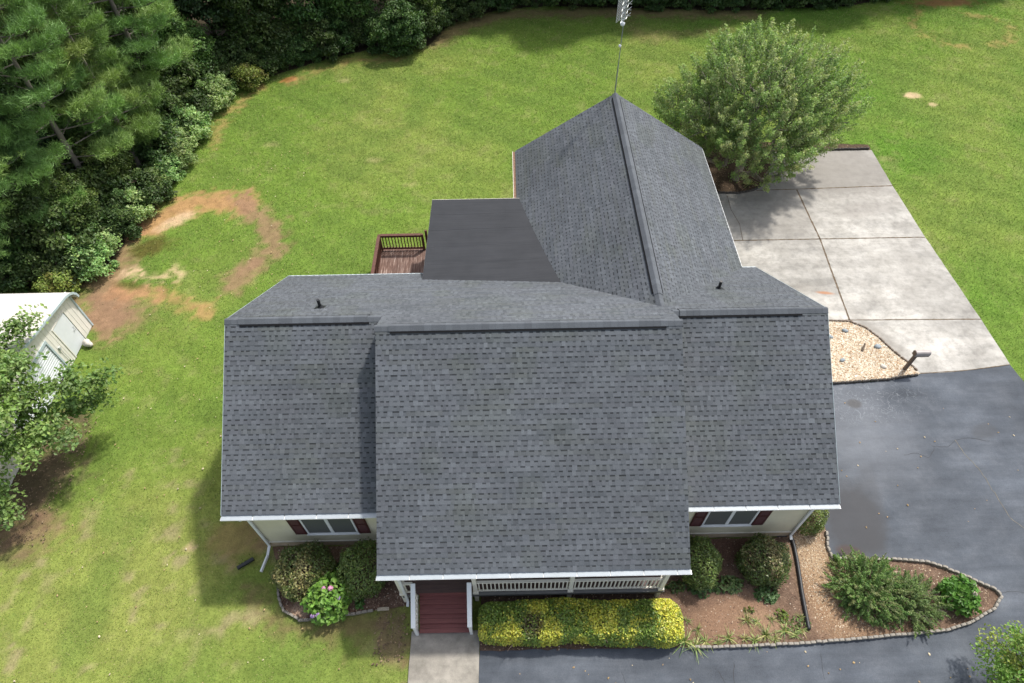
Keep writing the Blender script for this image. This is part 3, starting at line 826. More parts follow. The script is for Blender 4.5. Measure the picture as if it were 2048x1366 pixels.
        mb = MB(); mb.box(xa - .04, xb + .04, y - .06, y - .002, z0 - .04, z0 - .003); hp(mb.build('sill', M_WHITE, bevel=.004), wn)
        for (p, q) in ((xa - .38, xa - .02), (xb + .02, xb + .38)):
            mb = MB(); ys = y - .006
            mb.box(p, p + .05, ys - .03, ys, z0, z1); mb.box(q - .05, q, ys - .03, ys, z0, z1)
            for zz in (z0, zm - .03, z1 - .06): mb.box(p + .05, q - .05, ys - .03, ys, zz, zz + .06)
            z = z0 + .07
            while z < z1 - .08:
                if abs(z - zm) > .06: mb.bar((p + .05, ys - .014, z), (q - .05, ys - .014, z), .01, .05, up=(0, .5, .8))
                z += .05
            hp(mb.build('shutter', M_SHUT))
    window(-6.52, -4.92, 1.06, 2.45)
    window(5.85, 7.40, 1.10, 2.45)
    # --- downspouts
    def spout(pts, nm='downspout'):
        mb = MB()
        for a, b_ in zip(pts, pts[1:]): mb.bar(a, b_, .085, .065, up=(0, 1, .01))
        return hp(mb.build(nm, M_WHITE, bevel=.008))
    spout([(-7.92, Y_E - .06, 3.04), (-7.92, Y_E - .06, 2.96), (-8.0, wy - .05, 2.75), (-8.0, wy - .05, .22), (-8.03, wy - .35, .10), (-8.14, wy - .85, .06)])
    spout([(8.9, Y_E - .06, 3.04), (8.9, Y_E - .06, 2.96), (8.95, wy - .05, 2.75), (8.95, wy - .05, .24), (8.97, wy - .16, .13)])
    spout([(-3.2, YC_E - .06, 2.8), (-3.34, YC_E + .12, 2.6), (-3.34, YC_E + .12, .2), (-3.36, YC_E - .02, .06)])
build_house()

# ------------------------------------------------------------------ front porch
def build_porch():
    px, py = .5, 6.9
    pr = empty('porch', (px, py, 0))
    tag(pr, 'white railed front porch with dark boards under the middle gable', 'porch')
    def pp(o, par=None):
        o.parent = par or pr
        if par is None: o.location = (-px, -py, 0)
        return o
    mb = MB()
    y = 6.0
    while y < 7.78:
        mb.box(-3.45, 4.45, y, min(y + .135, 7.79), .70, .735 + .002 * (int(y * 10) % 2)); y += .14
    pp(mb.build('deck_floor', M_PORCHFLOOR))
    mb = MB(); mb.box(-3.45, -2.98, 5.965, 5.998, .50, .70); mb.box(-1.38, 4.45, 5.965, 5.998, .50, .70); mb.box(-3.48, -3.452, 6.0, 7.7, .5, .7); mb.box(4.452, 4.48, 6.0, 7.7, .5, .7)
    mb.box(-1.38, 4.45, 5.93, 6.02, .738, .752)
    pp(mb.build('rim_board', M_GREYDECK))
    for xx in (-3.42, -1.22, 1.62, 4.34):
        mb = MB()
        mb.box(xx - .06, xx + .06, 5.97, 6.09, .752, 2.76); mb.box(xx - .085, xx + .085, 5.945, 6.115, .753, .87); mb.box(xx - .085, xx + .085, 5.945, 6.115, 2.6, 2.74)
        mb.box(xx - .06, xx + .06, 5.97, 6.09, 0, .70)
        pp(mb.build('post', M_OFFWHITE, bevel=.006))
    mb = MB(); mb.box(-3.5, 4.43, 5.96, 6.1, 2.765, 2.84); pp(mb.build('beam', M_WHITE))
    for (a, b) in ((-1.16, 1.56), (1.68, 4.28), (-3.36, -3.02)):
        mb = MB(); mb.box(a, b, 5.99, 6.07, 1.60, 1.645); mb.box(a, b, 6.005, 6.055, .84, .885)
        if b - a < .5: mb.box(a, a + .04, 6.012, 6.048, .885, 1.60)
        r = pp(mb.build('railing', M_OFFWHITE, bevel=.004))
        n = max(2, int((b - a) / .115))
        mb = MB()
        for i in range(n):
            x = a + (b - a) * (i + .5) / n; mb.box(x - .018, x + .018, 6.012, 6.048, .885, 1.60)
        pp(mb.build('baluster', M_OFFWHITE), r)
        r['label'] = 'white baluster railing'
    for (xx) in (-3.42, 4.42):
        mb = MB(); mb.box(xx - .03, xx + .03, 6.1, 7.7, 1.60, 1.645); mb.box(xx - .025, xx + .025, 6.1, 7.7, .84, .885)
        for i in range(13): mb.box(xx - .018, xx + .018, 6.16 + i * .12, 6.196 + i * .12, .885, 1.60)
        pp(mb.build('railing', M_OFFWHITE))
build_porch()

def build_stairs():
    px, py = -2.18, 5.5
    st = empty('staircase', (px, py, 0))
    tag(st, 'burgundy board front steps between two white handrails', 'staircase')
    def pp(o, par=None):
        o.parent = par or st
        if par is None: o.location = (-px, -py, 0)
        return o
    xa, xb = -2.93, -1.43
    for k in range(4):
        zt = .15 * (k + 1); yb = 5.06 + .235 * k
        mb = MB()
        mb.box(xa, xb, yb - .02, yb + .107, zt - .03, zt); mb.box(xa, xb, yb + .113, yb + .235, zt - .03, zt + .001)
        pp(mb.build('tread', M_STEP, bevel=.004))
        mb = MB(); mb.box(xa + .01, xb - .01, yb + .0, yb + .02, zt - .15, zt - .032); pp(mb.build('riser', M_STEP))
    mb = MB(); mb.box(xa, xb, 6.0 - .02, 6.02, .62, .74); pp(mb.build('riser', M_STEP))
    for xx in (-3.0, -1.37):
        mb = MB()
        mb.bar((xx, 4.98, .93), (xx, 6.02, 1.66), .135, .04)
        r = pp(mb.build('handrail', M_WHITE, bevel=.006))
        mb = MB(); mb.box(xx - .045, xx + .045, 5.0, 5.09, 0, .93); pp(mb.build('newel_post', M_WHITE, bevel=.006))
        mb = MB(); mb.bar((xx, 5.09, .12), (xx, 6.0, .70), .05, .2); pp(mb.build('stringer', M_OFFWHITE))
        mb = MB()
        for i in range(7):
            t = (i + .7) / 7.4; yy = 5.05 + .95 * t; zb = .16 + .62 * t; zt = .94 + .70 * t
            mb.box(xx - .018, xx + .018, yy - .018, yy + .018, zb, zt)
        pp(mb.build('baluster', M_OFFWHITE), r)
build_stairs()

# ------------------------------------------------------------------ wooden deck at the back
def build_deck():
    dx, dy = -4.6, 19.0
    d = empty('wooden_deck', (dx, dy, 0))
    tag(d, 'weathered brown wooden deck with spindle railing behind the left wing', 'deck')
    def pp(o, par=None):
        o.parent = par or d
        if par is None: o.location = (-dx, -dy, 0)
        return o
    mb = MB(); x = -5.72
    while x < -3.08:
        mb.box(x, min(x + .138, -3.07), 16.9, 21.0, .70, .738 + .003 * random.random()); x += .143
    pp(mb.build('deck_floor', M_DECK))
    mb = MB(); mb.box(-5.76, -5.725, 16.9, 21.04, .5, .735); mb.box(-5.72, -3.1, 21.005, 21.04, .5, .735); pp(mb.build('rim_board', M_DECKRAIL))
    for (x, y, h) in ((-5.70, 20.97, 1.66), (-3.82, 20.97, 1.66), (-5.70, 17.2, 1.62), (-5.70, 19.1, 1.62), (-3.66, 21.12, 1.74)):
        mb = MB(); mb.box(x - .05, x + .05, y - .05, y + .05, 0, h); pp(mb.build('post', M_DECKRAIL, bevel=.006))
    def rail(a, b, n):
        a = Vector(a); b = Vector(b); mb = MB()
        z = Vector((0, 0, 1)); mb.bar(a + z * 1.64, b + z * 1.64, .14, .038); mb.bar(a + z * 1.55, b + z * 1.55, .04, .09); mb.bar(a + z * .86, b + z * .86, .04, .09)
        r = pp(mb.build('railing', M_DECKRAIL, bevel=.004)); mb = MB()
        for i in range(n):
            p = a + (b - a) * (i + .5) / n; mb.box(p.x - .019, p.x + .019, p.y - .019, p.y + .019, .9, 1.51)
        pp(mb.build('baluster', M_DECKRAIL), r)
    rail((-5.64, 20.97, 0), (-3.88, 20.97, 0), 13)
    rail((-5.70, 16.95, 0), (-5.70, 20.91, 0), 30)
    mb = MB()
    for i in range(4): mb.box(-3.75, -2.9, 21.05 + .27 * i, 21.30 + .27 * i, .55 - .15 * i, .585 - .15 * i)
    pp(mb.build('step', M_DECK))
build_deck()

# ------------------------------------------------------------------ antenna behind the garage gable
def build_antenna():
    x, y = 4.55, 24.78
    a = empty('tv_antenna', (x, y, 0))
    tag(a, 'tall thin television antenna mast rising behind the rear gable peak', 'antenna')
    mb = MB(); mb.tube([(0, 0, 0), (0, 0, 4.2), (0, 0, 7.1)], .024, 8); mb.tube([(0, 0, 7.1), (0, 0, 9.75)], .017, 8)
    mb.build('mast', plain('mast_steel', (.22, .24, .25), .4, .5, .15, 6, metal=.4), a)
    for z, r in ((7.92, .055), (8.78, .085)):
        mb = MB(); mb.tube([(-.03, 0, z - r), (-.03, 0, z - r * .5), (-.03, 0, z + r * .5), (-.03, 0, z + r)], [r * .35, r, r, r * .35], 10); mb.build('insulator' if r < .07 else 'rotor', M_WHITE, a, smooth=True)
    # four bow-tie bays in front of a grid reflector
    mb = MB()
    c, s = math.cos(.9), math.sin(.9)
    def pt(u, v, z): return (u * c - v * s, u * s + v * c, z)
    for i in range(15):
        z = 8.92 + i * .062; mb.tube([pt(-.36, .14, z), pt(.36, .14, z)], .005, 5)
    for u in (-.34, -.12, .12, .34): mb.tube([pt(u, .14, 8.9), pt(u, .14, 9.82)], .007, 5)
    mb.build('reflector', M_ANT, a)
    mb = MB()
    for u in (-.2, .2): mb.tube([pt(u, 0, 8.95), pt(u, 0, 9.8)], .010, 6)
    mb.tube([pt(-.22, 0, 8.95), pt(.22, 0, 8.95)], .012, 6); mb.tube([pt(0, 0, 9.35), pt(0, .14, 9.35)], .012, 6)
    mb.build('boom', M_ANT, a)
    for k in range(4):
        mb = MB(); z = 9.02 + k * .22
        for u0 in (-.2, .2):
            for sg in (-1, 1):
                for dz in (-.06, .06): mb.tube([pt(u0, -.02, z), pt(u0 + sg * .17, -.06, z + dz)], .006, 5)
        mb.build('dipole', M_ANT, a)
build_antenna()

# ------------------------------------------------------------------ metal shed
def build_shed():
    sx, sy = -17.7, 13.8
    sh = empty('metal_shed', (sx, sy, 0))
    tag(sh, 'white and cream metal shed with rounded eaves, walk door and ribbed roll up door', 'shed')
    def pp(o, par=None):
        o.parent = par or sh
        if par is None: o.location = (-sx, -sy, 0)
        return o
    HW, ZE, ZR = 3.75, 1.75, 2.72
    # roof profile across y, rounded at the eaves
    prof = [(-HW - .16, ZE - .12), (-HW - .13, ZE + .06), (-HW - .02, ZE + .22), (-HW + .16, ZE + .34), (-HW + .42, ZE + .43), (0, ZR), (HW - .42, ZE + .43), (HW - .16, ZE + .34), (HW + .02, ZE + .22), (HW + .13, ZE + .06), (HW + .16, ZE - .12)]
    pts = []
    for (a, b) in zip(prof, prof[1:]):
        k = max(1, int(math.hypot(b[0] - a[0], b[1] - a[1]) / .07))
        for j in range(k): pts.append((a[0] + (b[0] - a[0]) * j / k, a[1] + (b[1] - a[1]) * j / k))
    pts.append(prof[-1])
    V = []; F = []
    n = len(pts); xr, xl = sx + .22, sx - 8
    for x in (xl, xr):
        for i, (u, z) in enumerate(pts):
            h = .022 if (i % 4 == 0) else 0
            V.append((x, sy + u, z + h))
        for i, (u, z) in enumerate(pts): V.append((x, sy + u * .995, z - .04))
    for i in range(n - 1):
        F.append((i, i + 1, 2 * n + i + 1, 2 * n + i)); F.append((n + i + 1, n + i, 3 * n + i, 3 * n + i + 1))
        F.append((2 * n + i, 2 * n + i + 1, 3 * n + i + 1, 3 * n + i))
    pp(npmesh('roof', np.array(V), np.array(F), M_SHEDROOF))
    mb = MB()
    for (a, b) in zip(prof, prof[1:]): mb.bar((xr + .012, sy + a[0], a[1] - .02), (xr + .012, sy + b[0], b[1] - .02), .022, .09)
    mb.box(sx - .02, sx + .035, sy + HW - .05, sy + HW + .03, 0, ZE + .1); mb.box(sx - .02, sx + .035, sy - HW - .03, sy - HW + .05, 0, ZE + .1)
    pp(mb.build('trim', M_BLUETRIM))
    # gable wall of vertical ribs
    def zt(u): 
        a = abs(u)
        return ZE + .30 + (ZR - ZE - .40) * (1 - a / HW)
    mb = MB(); u = -HW
    holes = [(2.06, 3.0, 1.72), (-1.75, 1.46, 1.70)]
    while u < HW - .01:
        u2 = min(u + .075, HW); i = int(round((u + HW) / .075)); xo = sx + (.009 if i % 3 == 0 else 0.0)
        zb = 0.0
        um = (u + u2) / 2
        for (a, b, h) in holes:
            if a < um < b: zb = h
        if zt(um) > zb: mb.hexa([(sx - .03, sy + u, zb), (xo, sy + u, zb), (xo, sy + u2, zb), (sx - .03, sy + u2, zb), (sx - .03, sy + u, zt(u)), (xo, sy + u, zt(u)), (xo, sy + u2, zt(u2)), (sx - .03, sy + u2, zt(u2))])
        u = u2
    mb.box(sx - 8, sx - .04, sy + HW - .03, sy + HW, 0, ZE + .1); mb.box(sx - 8, sx - .04, sy - HW, sy - HW + .03, 0, ZE + .1)
    pp(mb.build('wall', M_SHEDWALL))
    mb = MB(); mb.box(sx - .02, sx + .012, sy + 2.08, sy + 2.98, .03, 1.70); dr = pp(mb.build('door', M_SHEDDOOR, bevel=.006))
    mb = MB(); mb.tube([(sx + .012, sy + 2.90, .82), (sx + .06, sy + 2.90, .82), (sx + .06, sy + 2.80, .82)], .014, 6); mb.box(sx + .012, sx + .02, sy + 2.87, sy + 2.93, .72, .92); pp(mb.build('handle', M_ANT), dr)
    mb = MB(); mb.box(sx + .0, sx + .03, sy + 2.02, sy + 2.07, 0, 1.74); mb.box(sx, sx + .03, sy + 3.0, sy + 3.04, 0, 1.74); mb.box(sx, sx + .03, sy + 2.071, sy + 2.999, 1.705, 1.745); pp(mb.build('door_frame', M_SHEDWALL), dr)
    mb = MB(); z = .02
    while z < 1.66:
        mb.box(sx - .05, sx - .012 if int(z / .055) % 2 else sx - .03, sy - 1.72, sy + 1.42, z, z + .0545); z += .055
    rd = pp(mb.build('roll_up_door', M_SHEDDOOR))
    mb = MB(); mb.box(sx - .03, sx + .03, sy + 1.42, sy + 1.50, 0, 1.78); mb.box(sx - .03, sx + .03, sy - 1.8, sy - 1.72, 0, 1.78); mb.box(sx - .03, sx + .03, sy - 1.719, sy + 1.419, 1.67, 1.78); pp(mb.build('door_frame', M_BLUETRIM), rd)
    mb = MB(); mb.tube([(sx + .05, sy + 1.72, 1.0), (sx + .05, sy + 1.74, .05)], .012, 6); mb.box(sx + .02, sx + .08, sy + 1.68, sy + 1.76, .95, 1.08); pp(mb.build('door_holder', M_ANT))
build_shed()

def lump(name, loc, r, mat, seed, sub=3, amp=.22):
    bm = bmesh.new(); bmesh.ops.create_icosphere(bm, subdivisions=sub, radius=1)
    rg = np.random.default_rng(seed); ph = rg.random(6) * 6
    for v in bm.verts:
        k = 1 + amp * (math.sin(v.co.x * 2.6 + ph[0]) * math.sin(v.co.y * 2.3 + ph[1]) + .5 * math.sin(v.co.z * 4 + ph[2]) * math.sin(v.co.x * 4.4 + ph[3]))
        v.co = Vector((v.co.x * r[0] * k, v.co.y * r[1] * k, v.co.z * r[2] * k))
    me = bpy.data.meshes.new(name); bm.to_mesh(me); bm.free(); me.materials.append(mat)
    for p in me.polygons: p.use_smooth = True
    o = bpy.data.objects.new(name, me); o.location = loc; return link(o)
tag(lump('boulder', (-17.42, 16.45, .13), (.20, .16, .17), M_DIRTSTONE, 4), 'pale grey boulder beside the shed walk door', 'rock')

# ------------------------------------------------------------------ mailbox post, drain pipe, spout piece
def build_mailbox():
    m = empty('mailbox', (15.40, 14.43, 0))
    tag(m, 'brown post carrying an arch topped grey box at the tip of the gravel', 'mailbox')
    mb = MB(); mb.box(-.06, .06, -.06, .06, 0, 1.02); mb.build('post', M_POST, m, bevel=.012)
    mb = MB(); prof = [(-.10, 0), (.10, 0), (.10, .10)] + [(.10 * math.cos(t), .10 + .10 * math.sin(t)) for t in [math.pi * k / 8 for k in range(1, 8)]] + [(-.10, .10)]
    n = len(prof); V = [(-.10, y, .985 + z) for y, z in prof] + [(.46, y, .985 + z) for y, z in prof]
    b = len(mb.V); mb.V += V
    mb.F += [[b + i for i in range(n)], [b + n + i for i in range(n)][::-1]] + [[b + i, b + (i + 1) % n, b + n + (i + 1) % n, b + n + i] for i in range(n)]
    mb.M += [0] * (n + 2)
    bx = mb.build('box', M_BOXMETAL, m)
    mb = MB(); mb.tube([(-.125, 0, 1.085), (-.10, 0, 1.085)], [.10, .112], 14); mb.build('box_door', M_POST, bx)
    mb = MB(); mb.box(-.12, .44, -.108, .108, .955, .983); mb.build('shelf_board', M_POST, m)
build_mailbox()

mb = MB()
pp_ = [(9.02, 7.74, .1), (9.02, 7.45, .09), (8.98, 7.0, .085), (8.90, 6.4, .085), (8.84, 6.0, .085), (8.78, 5.4, .085), (8.73, 4.9, .085)]
fine = []
for a, b in zip(pp_, pp_[1:]):
    for j in range(10): fine.append(tuple(a[i] + (b[i] - a[i]) * j / 10 for i in range(3)))
mb.tube(fine, [.066 if i % 2 else .056 for i in range(len(fine))], 10)
tag(mb.build('drain_pipe', M_RUBBER, smooth=True), 'black corrugated drain pipe lying across the flower bed from the downspout', 'pipe')
mb = MB(); mb.bar((-8.93, 7.12, .06), (-8.48, 7.42, .06), .11, .09); mb.bar((-8.93, 7.12, .108), (-8.48, 7.42, .108), .06, .012)
tag(mb.build('spout_extension', M_RUBBER, bevel=.008), 'loose black downspout piece lying on the grass left of the house', 'drainpipe piece')

# ------------------------------------------------------------------ edging stones
def edging_proto(w, d, h, mat, scallop):
    mb = MB()
    if scallop:
        prof = [(-w / 2, 0), (w / 2, 0), (w / 2, h * .72), (w * .3, h * .93), (0, h), (-w * .3, h * .93), (-w / 2, h * .72)]
        n = len(prof); mb.V = [(x, -d / 2, z) for x, z in prof] + [(x, d / 2, z) for x, z in prof]
        mb.F = [[i for i in range(n)], [n + i for i in range(n)][::-1]] + [[i, (i + 1) % n, n + (i + 1) % n, n + i] for i in range(n)]; mb.M = [0] * (n + 2)
    else: mb.box(-w / 2, w / 2, -d / 2, d / 2, 0, h)
    o = mb.build('edging_block', mat, bevel=.008)
    return o
def edge_row(proto, path, pitch, label, group, z=0.03, first=False, jig=.012):
    P = [np.array(p, float) for p in path]; L = [0]
    for a, b in zip(P, P[1:]): L.append(L[-1] + np.linalg.norm(b - a))
    s = pitch / 2; k = 0
    while s < L[-1]:
        i = max(j for j in range(len(L)) if L[j] <= s); i = min(i, len(P) - 2)
        t = (s - L[i]) / (L[i + 1] - L[i]); p = P[i] + (P[i + 1] - P[i]) * t; d = P[i + 1] - P[i]
        o = proto if (first and k == 0) else proto.copy()
        if not (first and k == 0): COL.objects.link(o)
        o.location = (p[0] + random.gauss(0, jig * .5), p[1] + random.gauss(0, jig * .5), z + random.gauss(0, .006) - .02)
        o.rotation_euler = (random.gauss(0, .03), random.gauss(0, .03), math.atan2(d[1], d[0]) + random.gauss(0, .05))
        tag(o, label, 'edging block', group); s += pitch; k += 1
pr = edging_proto(.165, .075, .14, M_BLOCK, True)
edge_row(pr, [(10.24, 7.94), (10.10, 7.45), (10.13, 7.06), (11.0, 7.02), (12.2, 6.98), (13.06, 6.89), (13.6, 6.68), (14.12, 6.4), (14.86, 5.97), (14.92, 5.8), (14.54, 5.45), (13.66, 5.07), (12.81, 4.85), (11.4, 4.75), (9.89, 4.65), (8.3, 4.57), (6.89, 4.52), (5.0, 4.52)], .172,
         'pale scalloped concrete block edging the pointed flower bed beside the asphalt', 'edging of the pointed flower bed', first=True)
M_BLOCKDK = plain('dark_edging', (.17, .14, .115), .9, .2, .35, 9, bmp=.4)
p2 = edging_proto(.155, .06, .10, M_BLOCKDK, True)
edge_row(p2, [(9.6, 16.96), (13.26, 16.97), (14.04, 16.92), (14.62, 16.55), (14.98, 16.03), (15.22, 15.48), (15.49, 15.0), (15.65, 14.75), (15.88, 14.26)], .16, 'small brown edging block along the concrete side of the pale gravel', 'edging of the gravel bed at the concrete', first=True)
p3 = edging_proto(.16, .07, .11, plain('damp_edging', (.06, .055, .05), .9, .2, .3, 9), True)
edge_row(p3, [(15.80, 14.14), (14.59, 13.95), (12.39, 13.81), (10.6, 13.77)], .165, 'dark edging block between the pale gravel and the asphalt', 'edging of the gravel bed at the asphalt', first=True)
p4 = edging_proto(.17, .07, .11, plain('grey_edging', (.20, .18, .155), .9, .2, .35, 9, bmp=.4), True)
edge_row(p4, [(-7.5, 6.55), (-7.40, 6.17), (-7.17, 5.79), (-6.6, 5.50), (-6.02, 5.53), (-5.2, 5.63), (-4.35, 5.76)], .175, 'grey edging block along the small bed left of the steps', 'edging of the left front bed', first=True)
p5 = edging_proto(.36, .09, .09, plain('pale_scallop', (.34, .29, .22), .9, .2, .3, 9, bmp=.4), True)
edge_row(p5, [(-4.3, 5.77), (-3.85, 5.81)], .4, 'longer tan edging piece at the end of the left bed', 'tan edging', first=True)
edge_row(p3.copy() if False else p3, [(9.0, 25.46), (10.44, 25.40), (11.5, 25.34), (12.3, 25.55), (13.0, 26.1)], .165, 'dark edging block under the big bushy tree', 'edging under the bushy tree')
edge_row(p3, [(15.9, 28.78), (19.28, 28.78)], .165, 'dark edging block along the far end of the concrete', 'edging at the far end of the concrete', z=.05)

# ------------------------------------------------------------------ foliage helpers
def norm(a): return a / (np.linalg.norm(a, axis=-1, keepdims=True) + 1e-9)
def leaves(P, outd, size, rg, aspect=.55, upb=.8, outb=.5, rnd=.9, col=None, cvar=.18, hang=0.0, fold=.2):
    """one bent four-cornered leaf per point"""
    n = len(P)
    N = norm(rg.normal(0, rnd, (n, 3)) + np.array([0, 0, upb]) + outd * outb)
    A = norm(np.cross(N, rg.normal(0, 1, (n, 3))))
    if hang: A = norm(A + outd * .6 + np.array([0, 0, -hang])); N = norm(N - A * np.sum(N * A, 1, keepdims=True))
    B = np.cross(N, A)
    s = size * (.65 + .7 * rg.random(n))[:, None]
    V = np.stack([P - A * s * .5, P + B * s * aspect * .5 + N * s * fold * .3, P + A * s * .5 - N * s * fold * .4, P - B * s * aspect * .5 + N * s * fold * .3], 1).reshape(-1, 3)
    F = np.arange(n * 4).reshape(n, 4)
    C = None
    if col is not None:
        C = col * (1 + rg.normal(0, cvar, (n, 1))) * (1 + rg.normal(0, cvar * .3, (n, 3)))
        C = np.clip(C, .003, .9)
    return V, F, C

def skeleton(trunk, att, rg, rtip=.012, power=.5, k=.010, sides=5, maxr=.4):
    """join every foliage point to the nearest wood already there; returns tubes"""
    nodes = [np.array(p, float) for p in trunk]; par = [-1] + list(range(len(trunk) - 1))
    base = nodes[0]
    order = np.argsort([np.hypot(*(a[:2] - base[:2])) + .3 * abs(a[2] - base[2]) for a in att])
    for i in order:
        a = np.array(att[i], float); N = np.array(nodes)
        d = np.linalg.norm(N - a, axis=1) + np.maximum(0, N[:, 2] - a[2] + .1) * 1.2
        j = int(np.argmin(d)); p = N[j]
        L = np.linalg.norm(a - p); st = max(1, int(L / .7)); last = j
        for q in range(1, st + 1):
            t = q / st; pt = p + (a - p) * t + np.array([0, 0, .10 * L * math.sin(math.pi * t)]) + (rg.normal(0, .05 * L / st, 3) if q < st else 0)
            nodes.append(pt); par.append(last); last = len(nodes) - 1
    n = len(nodes); cnt = np.zeros(n); kids = np.zeros(n, int)
    for i in range(n):
        if par[i] >= 0: kids[par[i]] += 1
    for i in range(n):
        if kids[i] == 0:
            j = i
            while j >= 0: cnt[j] += 1; j = par[j]
    rad = np.minimum(rtip + k * cnt ** power, maxr)
    V = []; F = []
    nodes = np.array(nodes)
    for i in range(n):
        j = par[i]
        if j < 0: continue
        a, b = nodes[j], nodes[i]; d = norm(b - a)
        u = norm(np.cross(d, [.3, .9, .2] if abs(d[2]) > .9 else [0, 0, 1])); v = np.cross(d, u)
        ra = min(rad[j], rad[i] * 1.25); rb = rad[i]; b0 = len(V)
        for (c, r) in ((a - d * ra * .3, ra), (b, rb)):
            for q in range(sides):
                t = 2 * math.pi * q / sides; V.append(c + (u * math.cos(t) + v * math.sin(t)) * r)
        F += [(b0 + q, b0 + (q + 1) % sides, b0 + sides + (q + 1) % sides, b0 + sides + q) for q in range(sides)]
    return np.array(V), np.array(F)

def crown_points(rg, n, R, zc, shell=.55, noise_amp=.22, low=-1.0):
    """clump centres through a lumpy ellipsoid R about height zc"""
    D = norm(rg.normal(0, 1, (n * 3, 3))); D = D[D[:, 2] > low][:n]
    ph = rg.random(6) * 6
    lump_ = 1 + noise_amp * (np.sin(D[:, 0] * 3.1 + ph[0]) * np.sin(D[:, 1] * 3.4 + ph[1]) + .6 * np.sin(D[:, 2] * 5 + ph[2]) * np.sin(D[:, 0] * 5.3 + ph[3]))
    r = (shell + (1 - shell) * rg.random(len(D)) ** .6)
    return np.array([0, 0, zc]) + D * np.array(R) * (r * lump_)[:, None], D

def broad_tree(name, seed, R, zc, h_tr, nclump, nleaf, csize, lsize, cols, lmat, bark, low=-.7, shell=.5, upb=.9, aspect=.6, tr_r=.2, amp=.22, extra=None):
    rg = np.random.default_rng(seed)
    root = empty(name)
    C, D = crown_points(rg, nclump, R, zc, shell, amp, low)
    if extra is not None:
        C = np.concatenate([C, np.array(extra, float)]); D = np.concatenate([D, norm(np.array(extra, float) * [1, 1, .2])])
    tr = [(0, 0, -.1), (.04, .03, h_tr * .35), (-.05, .06, h_tr * .7), (.05, -.02, h_tr), (0, .05, (h_tr + zc + R[2] * .5) / 2), (0, 0, zc + R[2] * .6)]
    V, F = skeleton(tr, C * np.array([.94, .94, .97]), rg, .010, .55, tr_r / (nclump ** .55), 5, tr_r)
    npmesh('trunk', V, F, bark, root, smooth=True)
    cl = np.repeat(np.arange(len(C)), nleaf); n = len(cl)
    cs = csize * (.7 + .6 * rg.random(len(C)))
    off = rg.normal(0, 1, (n, 3)); off = norm(off) * (rg.random((n, 1)) ** .5) * cs[cl][:, None] * np.array([1.15, 1.15, .62])
    P = C[cl] + off
    palette = np.array(cols)
    cc = palette[rg.integers(0, len(palette), len(C))][cl] * (.85 + .3 * rg.random((len(C), 1)))[cl]
    V, F, K = leaves(P, norm(off + D[cl] * .5), lsize, rg, aspect, upb, .5, .8, cc)
    npmesh('crown', V, F, lmat, root, fcol=K)
    return root

ML_BROAD = leaf_mat('broad_leaf', trans=.3)
ML_PINE = leaf_mat('pine_needle', trans=.2, rough=.55)
ML_SHRUB = leaf_mat('clipped_shrub_leaf', trans=.2, rough=.4, spec=.45)
ML_LIGHT = leaf_mat('light_leaf', trans=.35)

